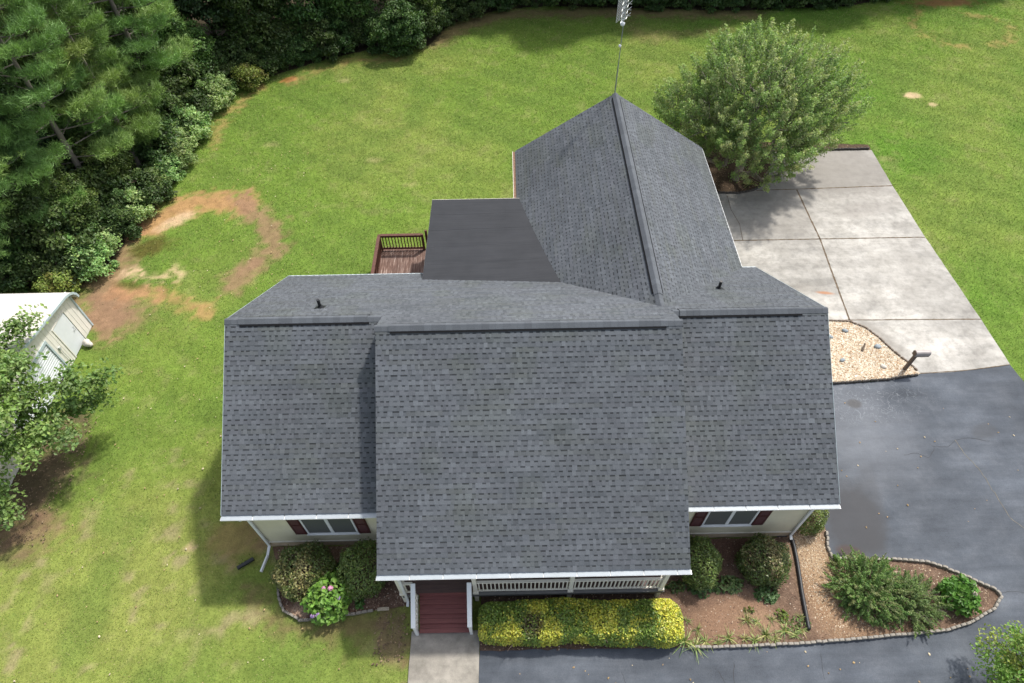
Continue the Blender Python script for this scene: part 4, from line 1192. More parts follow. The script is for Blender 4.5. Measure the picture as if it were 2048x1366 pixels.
# --- the big bushy tree right of the garage: many upright sprays
def build_bushy():
    rg = np.random.default_rng(21)
    root = empty('bushy_tree', (12.05, 27.65, 0))
    tag(root, 'large rounded bushy tree with upright twiggy sprays beside the concrete', 'tree')
    ns = 1350
    D = norm(rg.normal(0, 1, (ns * 3, 3))); D = D[D[:, 2] > -.72][:ns]
    ph = rg.random(4) * 6
    amp = 1 + .17 * np.sin(D[:, 0] * 4 + ph[0]) * np.sin(D[:, 1] * 4.4 + ph[1]) + .09 * np.sin(D[:, 2] * 7 + ph[2]) + .09 * np.sin(D[:, 0] * 9 + ph[3]) * np.sin(D[:, 1] * 8.3) + .10 * np.exp(-((D[:, 0] + .1) ** 2 + (D[:, 1] - .2) ** 2) / .05) * (D[:, 2] > 0)
    r = (.35 + .65 * rg.random(ns) ** .45)
    C = np.array([0, 0, 3.15]) + D * np.array([3.95, 3.6, 2.75]) * (r * amp)[:, None]
    C[:, 2] = np.maximum(C[:, 2], .42 + .4 * rg.random(ns))
    tr = [(-.5, -1.2, -.1), (-.45, -1.1, .35), (-.2, -.7, .9), (0, -.3, 1.5), (0, 0, 2.6), (0, 0, 3.6)]
    V, F = skeleton(tr, C[::2] * .96, rg, .008, .55, .011, 5, .22)
    npmesh('trunk', V, F, M_BARKGREY, root, smooth=True)
    ax = norm(D * np.array([.9, .9, .6]) + np.array([0, 0, .95]) + rg.normal(0, .25, (ns, 3)))
    Ls = (.45 + .55 * rg.random(ns) ** 1.4) * np.where(r > .8, 1.15, .85)
    # twigs
    mbv = []; mbf = []
    sd = norm(np.cross(ax, [1, .2, .1])); s2 = np.cross(ax, sd)
    for i in range(ns):
        b0 = len(mbv); a = C[i]; b = C[i] + ax[i] * Ls[i]
        for q in range(3):
            t = 2.1 * q; o_ = sd[i] * math.cos(t) + s2[i] * math.sin(t); mbv += [a + o_ * .012, b + o_ * .003]
        mbf += [(b0, b0 + 1, b0 + 3, b0 + 2), (b0 + 2, b0 + 3, b0 + 5, b0 + 4), (b0 + 4, b0 + 5, b0 + 1, b0)]
    npmesh('twig', np.array(mbv), np.array(mbf), M_BARKGREY, root)
    nl = 120; cl = np.repeat(np.arange(ns), nl); n = len(cl)
    t = rg.random(n) ** .8
    rad = (.25 * (1 - t) + .06)[:, None]
    off = norm(rg.normal(0, 1, (n, 3))) * rad * rg.random((n, 1)) ** .5 * 1.25
    P = C[cl] + ax[cl] * (Ls[cl] * t)[:, None] + off
    pal = np.array([(.18, .25, .082), (.205, .275, .095), (.23, .275, .115), (.155, .228, .075), (.25, .28, .13)])
    cc = pal[rg.integers(0, 5, ns)][cl]
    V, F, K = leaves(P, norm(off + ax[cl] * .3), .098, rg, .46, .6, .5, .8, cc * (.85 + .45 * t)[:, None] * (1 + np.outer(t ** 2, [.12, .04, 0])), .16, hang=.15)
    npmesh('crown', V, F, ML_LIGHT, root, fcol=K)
build_bushy()

# --- left tree with star shaped leaves, half out of frame
ex_ = []
for (a, b) in (((2.2, 1.2, 3.2), (4.2, 2.3, 2.7)), ((1.5, -.5, 2.6), (3.4, .4, 1.9)), ((1.8, .8, 2.4), (3.6, 1.9, 1.9)), ((.8, -1.2, 2.0), (2.0, -1.9, 1.5)), ((.2, 3.0, 3.2), (.9, 4.2, 3.1))):
    for k in range(9):
        q = np.array(a) + (np.array(b) - np.array(a)) * (k / 8) + RNG.normal(0, .16, 3); ex_.append(q)
tl = broad_tree('sweetgum_tree', 31, (3.1, 3.7, 2.6), 3.9, 1.4, 190, 120, .50, .15, [(.165, .285, .072), (.14, .255, .066), (.195, .315, .09), (.18, .29, .10)], ML_LIGHT, M_BARK, low=-.75, shell=.45, amp=.3, tr_r=.16, extra=ex_)
tl.location = (-18.2, 10.7, 0); tl.name = 'broadleaf_tree'
tag(tl, 'bright green leafy tree in front of the white shed on dark bare soil', 'tree')
# --- tree at the bottom right corner
tb = broad_tree('broadleaf_tree', 37, (1.75, 1.5, 1.5), 1.7, .7, 150, 170, .34, .085, [(.17, .30, .055), (.15, .265, .05), (.20, .31, .066), (.24, .28, .06)], ML_LIGHT, M_BARKGREY, low=-.8, shell=.4, amp=.3, tr_r=.07)
tb.location = (14.4, 2.85, 0)
tag(tb, 'small bright green tree growing beside the asphalt below the pointed bed', 'tree')
sheet('corner_bed_soil', [(13.4, 3.45), (14.0, 3.6), (15.2, 3.6), (16, 3.2), (15.6, 2.2), (14.2, 1.9), (13.3, 2.6)], .034, M_MULCHLEFT, .03, .2)

# --- wood: broadleaf kinds, copied
WG = [(.050, .094, .024), (.062, .110, .028), (.042, .080, .022), (.080, .128, .034)]
WB = [(.042, .084, .034), (.054, .100, .042), (.070, .118, .054)]
WL = [(.092, .155, .036), (.115, .18, .042), (.074, .13, .034)]
kinds = [broad_tree('broadleaf_tree', 41, (2.5, 2.5, 3.6), 5.0, 2.0, 210, 105, .62, .19, WG, ML_BROAD, M_BARK, low=-.85, shell=.5, tr_r=.16),
         broad_tree('broadleaf_tree', 42, (2.8, 2.6, 4.4), 6.2, 2.4, 230, 105, .66, .20, WB, ML_BROAD, M_BARK, low=-.85, shell=.5, tr_r=.18),
         broad_tree('broadleaf_tree', 43, (2.2, 2.3, 2.8), 3.7, 1.2, 180, 105, .55, .17, WL, ML_BROAD, M_BARK, low=-.9, shell=.45, tr_r=.13)]
def bush(name, seed, R, n, nl, lsize, cols, lmat=None):
    return broad_tree(name, seed, R, R[2] * .75, .25, n, nl, .30, lsize, cols, lmat or ML_BROAD, M_BARK, low=-.75, shell=.45, tr_r=.04)
ub = [bush('woodland_shrub', 51, (.95, .95, .95), 75, 85, .125, [(.27, .38, .14), (.32, .42, .17), (.21, .32, .11)], ML_LIGHT),
      bush('woodland_shrub', 52, (1.15, 1.0, 1.2), 85, 85, .135, WG)]

def place(proto, first, loc, rz, s, label, cat, group=None):
    o = proto if first else copy_tree(proto)
    o.location = loc; o.rotation_euler = (0, 0, rz); o.scale = (s, s, s * random.uniform(.92, 1.1))
    tag(o, label, cat, group); return o

used = [False] * 3
def wood_tree(k, x, y, s, label, group):
    place(kinds[k], not used[k], (x, y, -.05), random.uniform(0, 6.28), s, label, 'tree', group); used[k] = True
# along the left side
rr = random.Random(5)
LEFT = [(-19.8, 22.6, 2, .8), (-21.5, 21.8, 0, .9), (-24.4, 21.9, 0, 1.0), (-19.6, 25.6, 2, .8), (-22.0, 25.0, 1, .85), (-25.5, 25.2, 0, 1.0), (-19.2, 29.0, 2, .75), (-21.8, 29.4, 0, .9), (-24.8, 31.0, 1, 1.0), (-19.4, 32.6, 0, .75),
        (-18.6, 36.0, 2, .85), (-21.4, 36.6, 0, 1.0), (-24.5, 35.5, 1, 1.0), (-27.8, 29.0, 0, 1.1), (-28.4, 34.0, 1, 1.1), (-27.5, 38.5, 0, 1.1), (-23.5, 40.0, 1, 1.1), (-29, 24, 0, 1.1), (-31.5, 39, 1, 1.2), (-32, 31, 0, 1.1)]
for x, y, k, s in LEFT:
    s *= .74 if (x > -24.5 and y < 32) else .88
    wood_tree(k, x, y, s, 'dark green broadleaf tree crowded in the wood on the left of the lawn', 'broadleaf trees of the left wood')
BACK = [(-15.6, 39.6, 0, .85), (-13.0, 41.4, 0, .95), (-10.2, 42.6, 2, 1.0), (-17.9, 39.4, 1, 1.0), (-18.6, 43.2, 0, 1.1), (-14.8, 44.4, 1, 1.1), (-11.4, 45.8, 0, 1.1), (-8.0, 44.0, 0, .95), (-6.6, 46.8, 1, 1.1), (-5.6, 43.8, 2, .8), (-21.6, 45.0, 1, 1.2), (-26, 44, 0, 1.2)]
for x, y, k, s in BACK:
    wood_tree(k, x, y, s, 'dark green broadleaf tree in the shaded wood behind the round lawn shrub', 'broadleaf trees behind the lawn shrub')
x = -3.0
FAR = []
while x < 24.5:
    FAR.append((x, 48.2 + rr.uniform(-.3, .5) + (-.5 if x > 6 else 0), rr.choice([0, 1, 0]), rr.uniform(1.0, 1.2))); x += rr.uniform(2.7, 3.4)
FAR += [(28.5, 50.5, 0, 1.2), (32.5, 51.5, 1, 1.2), (36.5, 51.5, 0, 1.2)]
for x, y, k, s in FAR:
    wood_tree(k, x, y, s, 'dark broadleaf tree in the row along the far edge of the back lawn', 'broadleaf trees along the far lawn edge')

# --- understory shrubs along the wood edge
def edge_shrubs():
    P = [np.array(p, float) for p in EDGE_WOOD[1:-1]]
    f = [True, True]; k = 0
    for a, b in zip(P, P[1:]):
        L = np.linalg.norm(b - a); n = max(1, int(round(L / 1.25)))
        for j in range(n):
            p = a + (b - a) * (j + .5) / n; d = (b - a) / L; nm = np.array([-d[1], d[0]])
            q = p + nm * (.42 + random.uniform(-.25, .35))
            sunny = q[0] < -15.6 and q[1] > 20.5 and q[1] < 36
            i = 0 if (sunny and random.random() < .85) else 1
            s = random.uniform(.75, 1.05)
            lab = ('light green leafy shrub along the sunny wood edge left of the lawn', 'sunny wood edge shrubs') if q[0] < -15.2 else (('dark green shrub at the foot of the shaded wood behind the lawn', 'shaded wood edge shrubs') if q[0] < -3.5 else ('low dark green shrub along the far lawn edge', 'far lawn edge shrubs'))
            o = place(ub[i], f[i], (q[0], q[1], -.02), random.uniform(0, 6.28), s, lab[0], 'shrub', lab[1]); f[i] = False
            if random.random() < .55:
                q2 = q + nm * random.uniform(1.0, 1.5)
                place(ub[1], f[1], (q2[0], q2[1], 0), random.uniform(0, 6.28), random.uniform(1.1, 1.5), lab[0], 'shrub', lab[1]); f[1] = False
edge_shrubs()
# yellower saplings at the wood edge, and the rounded shrub standing out into the lawn
ys = bush('woodland_shrub', 55, (.8, .8, .8), 55, 70, .12, [(.22, .28, .06), (.19, .26, .06), (.25, .26, .07)], ML_LIGHT)
place(ys, True, (-15.4, 36.3, 0), 0, 1.0, 'yellowish green sapling shrub at the corner of the wood beside the lawn', 'shrub')
o = place(ys, False, (-19.6, 19.4, 0), 2, .9, 'yellow green low shrub behind the shed roof corner', 'shrub')
rs = broad_tree('lawn_shrub', 57, (1.65, 1.45, 1.5), 1.35, .4, 150, 110, .36, .14, [(.045, .085, .020), (.060, .105, .026), (.075, .120, .032)], ML_BROAD, M_BARK, low=-.8, shell=.5, tr_r=.06)
rs.location = (-6.6, 40.35, 0); tag(rs, 'large rounded dark green shrub jutting from the wood onto the back lawn', 'shrub')

# --- pines
def pine(seed, H, z0, nb, Lmax):
    rg = np.random.default_rng(seed); root = empty('pine_tree')
    V = []; F = []
    def tube(a, b, ra, rb, sd=6):
        d = norm(b - a); u = norm(np.cross(d, [.3, .9, .1] if abs(d[2]) > .9 else [0, 0, 1])); v = np.cross(d, u); b0 = len(V)
        for c, r in ((a, ra), (b, rb)):
            for q in range(sd): V.append(c + (u * math.cos(6.2832 * q / sd) + v * math.sin(6.2832 * q / sd)) * r)
        F.extend([(b0 + q, b0 + (q + 1) % sd, b0 + sd + (q + 1) % sd, b0 + sd + q) for q in range(sd)])
    bend = rg.normal(0, .25, 2)
    pt = lambda z: np.array([bend[0] * math.sin(z / H * 3), bend[1] * math.sin(z / H * 2.5), z])
    for k in range(12): tube(pt(H * k / 12), pt(H * (k + 1) / 12), .2 * (1 - k / 12.5), .2 * (1 - (k + 1) / 12.5), 8)
    T = []; TD = []; shade = []
    for i in range(nb):
        f = (i + rg.random()) / nb; z = z0 + (H - z0) * f ** 1.05
        az = i * 2.4 + rg.normal(0, .4); L = Lmax * (1 - .75 * f ** 1.6) * (.6 + .5 * rg.random())
        d = np.array([math.cos(az), math.sin(az), .12 + .35 * f]); a = pt(z); b = a + d * L
        mid = (a + b) / 2 + np.array([0, 0, -.08 * L]); r0 = .014 + .009 * L
        tube(a, mid, r0, r0 * .7, 5); tube(mid, b, r0 * .7, .012, 5)
        side = np.array([-d[1], d[0], 0])
        npad = int(20 + 24 * L)
        for j in range(npad):
            t = .34 + .68 * rg.random() ** .75; w_ = (.32 + .30 * L * .6) * math.sin(min(1, (t - .28) / .72) * 2.7) * rg.normal(0, .62)
            p = a + d * L * t + side * w_ + np.array([0, 0, .10 + rg.normal(0, .09) + .1 * abs(w_)])
            if t < 1 and j % 6 == 0: tube(a + d * L * max(.3, t - .22), p, .010, .005, 3)
            T.append(p); TD.append(norm(d * .55 + side * np.sign(w_) * .45 + np.array([0, 0, .75]))); shade.append(i)
    npmesh('trunk', np.array(V), np.array(F), M_BARKGREY, root, smooth=True)
    T = np.array(T); TD = np.array(TD); nn = 22
    cl = np.repeat(np.arange(len(T)), nn); n = len(cl)
    dr = norm(TD[cl] + rg.normal(0, .62, (n, 3))); Ln = .22 + .12 * rg.random(n)
    wv = norm(np.cross(dr, rg.normal(0, 1, (n, 3)))) * .0125
    P = T[cl] + rg.normal(0, .08, (n, 3))
    VV = np.stack([P - wv, P + wv, P + dr * Ln[:, None]], 1).reshape(-1, 3); FF = np.arange(3 * n).reshape(n, 3)
    pal = np.array([(.165, .262, .074), (.19, .285, .082), (.14, .225, .068), (.22, .30, .09)])
    bc = pal[rg.integers(0, 4, nb)][np.array(shade)][cl] * (1 + rg.normal(0, .16, (n, 1)))
    npmesh('crown', VV, FF, ML_PINE, root, fcol=np.clip(bc, .01, .5))
    return root
pk = [pine(61, 15.0, 2.6, 58, 3.4), pine(62, 13.5, 2.2, 54, 3.1)]
PINES = [(-19.9, 24.8, 0, .9, 'light green pine nearest the ring of bare dirt'), (-20.6, 28.0, 1, 1.1, 'pale tufted pine standing between the broadleaf trees of the left wood'), (-18.9, 31.6, 0, 1.0, 'broad feathery pine reaching out over the sunny edge shrubs'), (-22.6, 33.6, 1, 1.05, 'tall pine with a bare leaning trunk near the upper left corner'),
         (-20.9, 21.6, 0, .78, 'small pine with low feathery branches just behind the shed roof'), (-18.9, 27.6, 1, .8, 'slender pine in front of the tall pines above the ring of bare dirt'),
         (-25.0, 26.6, 0, 1.0, 'pine half cut by the left edge of the picture'), (-26.2, 32.4, 1, 1.1, 'high pine crown in the upper left corner'), (-22.8, 22.8, 1, .75, 'short dark pine behind the shed')]
pu = [False, False]
for x, y, k, s, lab in PINES:
    o = place(pk[k], not pu[k], (x, y, 0), random.uniform(0, 6.28), s, lab, 'pine tree', 'pines of the left wood'); pu[k] = True

# ------------------------------------------------------------------ clipped shrubs, hedge, hydrangeas, lilies
def clipped(name, loc, R, n, lsize, colf, label, seed, lump_amp=.10, upb=.5, cat='shrub', lmat=None):
    """round clipped shrub: leaves through the outer shell of a lumpy dome, over dark twigs"""
    rg = np.random.default_rng(seed); root = empty(name, loc)
    tag(root, label, cat)
    D = norm(rg.normal(0, 1, (n * 2, 3))); D = D[D[:, 2] > -.55][:n]; m = len(D)
    ph = rg.random(6) * 6
    k = 1 + lump_amp * (np.sin(D[:, 0] * 5 + ph[0]) * np.sin(D[:, 1] * 5.5 + ph[1]) + .6 * np.sin(D[:, 2] * 9 + ph[2]) * np.sin(D[:, 0] * 10 + ph[3]))
    r = (.80 + .22 * rg.random(m) ** .8 + np.where(rg.random(m) < .05, .10 * rg.random(m), 0)) * k
    Rr = np.array(R); P = D * Rr * r[:, None]; P[:, 2] += R[2] * .52; P[:, 2] = np.maximum(P[:, 2], .04)
    cc = colf(P, D, rg)
    V, F, K = leaves(P, D, lsize, rg, .55, upb, .9, .7, cc, .2)
    npmesh('foliage', V, F, lmat or ML_SHRUB, root, fcol=K)
    # twigs inside
    mb = MB()
    for i in range(26):
        a = rg.random() * 6.28; e = norm(np.array([math.cos(a), math.sin(a), .9 + .8 * rg.random()])) * Rr * .82
        mb.tube([(0, 0, 0), tuple(e * .5 + np.array([0, 0, .05])), tuple(e + np.array([0, 0, R[2] * .4]))], [.02, .014, .006], 4)
    bm = None
    mb.build('stem', M_BARK, root)
    return root
def mixcol(a, b, f): return np.array(a) * (1 - f[:, None]) + np.array(b) * f[:, None]
def c_green(P, D, rg): return mixcol((.078, .13, .028), (.145, .20, .045), rg.random(len(P)))
def c_mixed(P, D, rg):
    f = sm(.2, .75, D[:, 2] * .5 - D[:, 1] * .45 + .25 * np.sin(D[:, 0] * 7) + rg.normal(0, .22, len(P)))
    c = mixcol((.085, .135, .03), (.28, .27, .10), f); return c
def c_mixdark(P, D, rg):
    f = sm(.45, .95, D[:, 2] * .8 + .3 * np.sin(D[:, 0] * 6 + 1) + rg.normal(0, .25, len(P)))
    return mixcol((.088, .14, .032), (.26, .24, .10), f)
clipped('round_shrub', (-6.62, 6.85, 0), (.93, .82, .95), 6500, .075, c_mixed, 'round clipped shrub with tan speckled top left of the pink hydrangea', 71)
clipped('round_shrub', (-4.75, 6.85, 0), (.80, .85, .98), 5600, .072, c_green, 'dark green round shrub right of the pink hydrangea by the porch', 72)
clipped('round_shrub', (5.72, 6.85, 0), (.62, .80, .95), 5200, .072, c_green, 'dark green upright oval shrub at the right corner of the porch roof', 73)
clipped('round_shrub', (7.75, 6.85, 0), (.76, .74, .95), 5600, .075, c_mixdark, 'round clipped shrub with brownish top beside the black drain pipe', 74)
clipped('round_shrub', (9.62, 8.35, 0), (.55, .60, .85), 4200, .065, lambda P, D, r: mixcol((.085, .135, .028), (.15, .20, .045), r.random(len(P))), 'small bright green round shrub at the right corner of the house', 75)

def build_hedge():
    rg = np.random.default_rng(81); root = empty('hedge', (1.9, 5.20, 0))
    tag(root, 'long low clipped hedge of green and bright yellow leaves before the porch', 'hedge')
    n = 30000
    u = rg.random(n); x = -3.04 + 6.04 * u
    th = rg.random(n) * math.pi * 1.25 - .125 * math.pi - .0
    hw = .62 + .16 * (fbm(x + 50, np.sign(np.cos(th)) * 9, 1.3, 3) - .5); ht = .86 + .22 * (fbm(x + 90, np.cos(th) * .8, .8, 3) - .5)
    endr = np.clip(np.minimum(x + 3.08, 3.02 - x) / .55, 0, 1); endf = np.sqrt(1 - (1 - endr) ** 2)
    k = .84 + .2 * rg.random(n) ** .8
    e = 3.2
    top = rg.random(n) < .62
    v = rg.uniform(-1, 1, n); q_ = (rg.random(n) ** .8) * np.where(rg.random(n) < .5, 1, -1)
    yy = np.where(top, v, np.sign(v) * (1 - np.abs(q_) ** e) ** (1 / e)); zz = np.where(top, (1 - np.abs(v) ** e) ** (1 / e), np.abs(q_))
    hw = .60 + .22 * (fbm(x + 50, np.sign(yy) * 9, 1.0, 3) - .5); ht = .86 + .36 * (fbm(x + 90, yy * .6, .7, 3) - .5)
    cx, sx_ = yy, zz
    P = np.stack([x, yy * hw * k * (.45 + .55 * endf), .08 + zz * ht * k * (.35 + .65 * endf)], -1)
    P[:, 1] -= .02 * x
    D = norm(np.stack([np.where(endr < 1, np.sign(x) * (1 - endr), 0), cx, np.maximum(sx_, 0)], -1))
    q = fbm(P[:, 0] + 20, P[:, 1] * 1.0 - P[:, 2] * .4, .55, 3)
    X = P[:, 0]; Yv = P[:, 1]
    yl = np.zeros(n)
    for (cx_, cy_, rx, ry) in ((-2.55, -.45, .85, .38), (-.95, -.35, .38, .5), (-1.2, .3, .3, .25), (.65, -.05, .45, .5), (1.0, .55, .5, .2), (2.5, .35, .42, .45), (2.75, -.05, .32, .55), (-.1, -.6, .3, .15), (1.55, .62, .4, .16)):
        yl = np.maximum(yl, sm(1.25, .6, ell(X, Yv, cx_, cy_, rx, ry)))
    f = np.clip(sm(.32, .85, yl * .75 + (q - .42) * 1.9 + rg.normal(0, .24, n)), 0, 1)
    c = mixcol((.090, .145, .022), (.18, .225, .036), rg.random(n))
    c = c + (np.array((.43, .39, .055)) - c) * f[:, None]
    bare = sm(1.1, .5, ell(X, Yv, -1.45, -.15, .42, .42)) * (rg.random(n) < .6)
    c = c + (np.array((.09, .055, .035)) - c) * (bare * .8)[:, None]
    keep = ~((ell(X, Yv, -1.45, -.2, .35, .35) < 1) & (rg.random(n) < .55)) & ~((ell(X, Yv, .0, .1, .3, .2) < 1) & (rg.random(n) < .4))
    V, F, K = leaves(P[keep], D[keep], .068, rg, .6, .5, .9, .7, c[keep], .2)
    npmesh('foliage', V, F, ML_SHRUB, root, fcol=K)
    mb = MB()
    for i in range(120):
        xx = -2.7 + 5.4 * rg.random(); yy = rg.normal(0, .12); a = rg.normal(0, .35, 2)
        mb.tube([(xx, yy, 0), (xx + a[0] * .5, yy + a[1] * .5, .4), (xx + a[0], yy + a[1], .82)], [.016, .011, .004], 4)
    mb.build('stem', M_BARK, root)
build_hedge()

def hydrangea(loc, R, n, label, seed, flowers, col):
    rg = np.random.default_rng(seed); root = empty('hydrangea', loc); tag(root, label, 'hydrangea')
    D = norm(rg.normal(0, 1, (n * 2, 3))); D = D[D[:, 2] > -.3][:n]; m = len(D)
    k = 1 + .13 * np.sin(D[:, 0] * 6 + seed) * np.sin(D[:, 1] * 6.5) + .06 * np.sin(D[:, 2] * 11)
    P = D * np.array(R) * ((.62 + .42 * rg.random(m) ** .7) * k)[:, None]; P[:, 2] += R[2] * .4; P[:, 2] = np.maximum(P[:, 2], .05)
    V, F, K = leaves(P, D, .155, rg, .66, .9, .7, .5, mixcol(col[0], col[1], rg.random(m)), .15, hang=.1)
    npmesh('foliage', V, F, ML_LIGHT, root, fcol=K)
    for (x, y, z, r, c) in flowers:
        dd = norm(rg.normal(0, 1, (170, 3))); dd = dd[dd[:, 2] > -.4]; p = np.array([x, y, z]) + dd * r
        V, F, K = leaves(p, dd, .045, rg, .95, .1, 1.6, .3, np.tile(np.array(c), (len(p), 1)), .12)
        fl = npmesh('flower_head', V, F, ML_FLOWER, root, fcol=K)
    mb = MB()
    for i in range(14):
        a = rg.random() * 6.28; mb.tube([(0, 0, 0), (math.cos(a) * R[0] * .4, math.sin(a) * R[1] * .4, R[2] * .5), (math.cos(a) * R[0] * .7, math.sin(a) * R[1] * .7, R[2] * .9)], [.014, .010, .005], 4)
    mb.build('stem', M_BARK, root)
ML_FLOWER = leaf_mat('petal', trans=.25, rough=.6, spec=.2)
PK = (.62, .30, .50); LV = (.50, .33, .62)
hydrangea((-5.75, 6.05, 0), (.70, .74, .80), 850, 'bright green hydrangea with pink and violet flower heads left of the steps', 91,
          [(-.04, .08, .99, .072, PK), (.18, .09, .98, .075, PK), (.40, -.14, .84, .07, LV), (-.14, -.60, .70, .07, LV), (-.32, -.60, .66, .06, LV)], ((.17, .30, .05), (.13, .245, .042)))
hydrangea((13.50, 5.78, 0), (.52, .56, .62), 620, 'small green hydrangea with a few pale flowers in the tip of the pointed bed', 92,
          [(.16, -.10, .76, .07, (.62, .52, .48)), (.08, .40, .62, .055, (.50, .45, .55)), (.45, .22, .5, .05, (.55, .5, .5))], ((.10, .195, .026), (.075, .155, .022)))

# juniper-like sprawling shrubs in the pointed bed
def sprawl(loc, R, n, label, seed, cols, dead=0.12, zs=.8):
    rg = np.random.default_rng(seed); root = empty('spreading_shrub', loc); tag(root, label, 'shrub')
    D = norm(rg.normal(0, 1, (n * 3, 3))); D = D[D[:, 2] > -.1][:n]; m = len(D)
    C = D * np.array(R) * (.25 + .75 * rg.random(m) ** .55)[:, None] * (1 + .16 * np.sin(D[:, 0] * 5 + seed) * np.sin(D[:, 1] * 6))[:, None]
    C[:, 2] = np.maximum(C[:, 2], .05)
    ax = norm(D * np.array([1, 1, .4]) + np.array([0, 0, .45]) + rg.normal(0, .3, (m, 3))); L = .26 + .24 * rg.random(m)
    V = []; F = []
    for i in range(m):
        if i % 2: continue
        b0 = len(V); a = C[i] * .6; b = C[i] + ax[i] * L[i]; s = norm(np.cross(b - a, [0, 0, 1])) * .007; u = np.array([0, 0, .007])
        V += [a - s, a + s, a + u, b - s * .3, b + s * .3, b + u * .3]; F += [(b0, b0 + 1, b0 + 4, b0 + 3), (b0 + 1, b0 + 2, b0 + 5, b0 + 4), (b0 + 2, b0, b0 + 3, b0 + 5)]
    npmesh('stem', np.array(V), np.array(F), M_BARKGREY, root)
    live = rg.random(m) > dead; idx = np.where(live)[0]; nl = 70; cl = np.repeat(idx, nl); k = len(cl); t = rg.random(k)
    off = norm(rg.normal(0, 1, (k, 3))) * (.075 * (1.1 - t))[:, None]
    P = C[cl] + ax[cl] * (L[cl] * t)[:, None] + off
    pal = np.array(cols); cc = pal[rg.integers(0, len(pal), m)][cl]
    V, F, K = leaves(P, norm(off + ax[cl] * .05), .066, rg, .38, .5, .5, .7, cc, .2, hang=.0)
    npmesh('foliage', V, F, ML_LIGHT, root, fcol=K)
sprawl((10.85, 6.05, 0), (.98, .98, .85), 420, 'large spreading green shrub in the wide part of the pointed bed', 101, [(.155, .235, .066), (.19, .27, .085), (.125, .20, .058), (.21, .23, .10)], .06)
sprawl((12.0, 5.72, 0), (.92, .72, .55), 300, 'thinner grey twigged spreading shrub right of the larger one', 102, [(.18, .25, .09), (.205, .265, .105), (.15, .215, .075)], .3)

# leafy ground plants between the round shrubs
def leafy_clump(name, loc, R, n, lsize, cols, label, seed, cat='plant', group=None):
    rg = np.random.default_rng(seed); root = empty(name, loc); tag(root, label, cat, group)
    a = rg.random(n) * 6.283; r = rg.random(n) ** .5
    P = np.stack([np.cos(a) * r * R[0], np.sin(a) * r * R[1], .05 + R[2] * (1 - r * r) * rg.random(n)], -1)
    D = norm(np.stack([np.cos(a), np.sin(a), np.full(n, .6)], -1)); pal = np.array(cols)
    V, F, K = leaves(P, D, lsize, rg, .62, 1.2, .5, .45, pal[rg.integers(0, len(pal), n)], .16, hang=.15)
    npmesh('foliage', V, F, ML_LIGHT, root, fcol=K); return root
leafy_clump('ground_plant', (6.55, 6.30, 0), (.62, .28, .32), 230, .13, [(.10, .15, .05), (.075, .125, .04), (.13, .17, .06)], 'low broad leaved plant between the two right front shrubs', 111)
leafy_clump('ground_plant', (7.75, 5.98, 0), (.40, .26, .30), 130, .14, [(.06, .11, .035), (.08, .13, .04)], 'low leafy plant at the foot of the brown topped shrub', 112)
leafy_clump('ground_plant', (5.75, 6.12, 0), (.30, .22, .35), 90, .13, [(.05, .10, .03), (.07, .12, .035)], 'low leafy plant under the oval shrub by the porch corner', 113)
leafy_clump('ground_plant', (5.05, 6.25, 0), (.4, .2, .25), 90, .12, [(.05, .09, .025), (.09, .12, .035)], 'small leafy plant at the porch corner post', 114)
leafy_clump('ground_plant', (-4.85, 5.92, 0), (.14, .16, .25), 40, .12, [(.08, .15, .03), (.06, .12, .03)], 'small sprig hanging over the edging of the left bed', 115)
leafy_clump('ground_plant', (-5.35, 7.0, 0), (.40, .40, .75), 130, .14, [(.05, .10, .025), (.065, .12, .03)], 'leafy plant behind the pink hydrangea', 116)
leafy_clump('ground_plant', (8.03, 5.35, 0), (.22, .2, .2), 60, .10, [(.13, .19, .03), (.10, .16, .03)], 'small yellow green sprout in the bare bed soil', 117)
leafy_clump('ground_plant', (7.1, 5.55, 0), (.16, .12, .12), 26, .09, [(.14, .15, .03), (.09, .12, .03)], 'tiny yellowish sprig in the bare bed soil', 118)
leafy_clump('ground_plant', (8.45, 5.1, 0), (.4, .25, .12), 90, .08, [(.10, .15, .035), (.08, .12, .03)], 'low weedy patch left of the drain pipe end', 119)

def lily(seed, n=30, L=.50):
    rg = np.random.default_rng(seed); V = []; F = []; C = []
    for i in range(n):
        a = rg.random() * 6.283; el = .5 + .8 * rg.random(); ln = L * (.7 + .6 * rg.random()); w_ = .011 + .006 * rg.random()
        d = np.array([math.cos(a), math.sin(a), 0]); s = np.array([-d[1], d[0], 0]) * w_; b0 = len(V); st = d * rg.random() * .06
        for k in range(5):
            t = k / 4; p = st + d * ln * math.cos(el) * t + np.array([0, 0, ln * (math.sin(el) * t - .75 * t * t) + .02]); p[2] = max(p[2], .012)
            wk = s * (1 - t * .85); V += [p - wk, p + wk]
        c = np.array((.22, .28, .08) if rg.random() < .6 else ((.40, .38, .16) if rg.random() < .5 else (.09, .15, .04))) * (.8 + .4 * rg.random())
        for k in range(4): F.append((b0 + 2 * k, b0 + 2 * k + 1, b0 + 2 * k + 3, b0 + 2 * k + 2)); C.append(c)
    return npmesh('daylily', np.array(V), np.array(F), ML_LIGHT, fcol=np.array(C))
lp = [lily(121), lily(122, 20, .36), lily(123, 14, .30)]
lf = [True] * 3
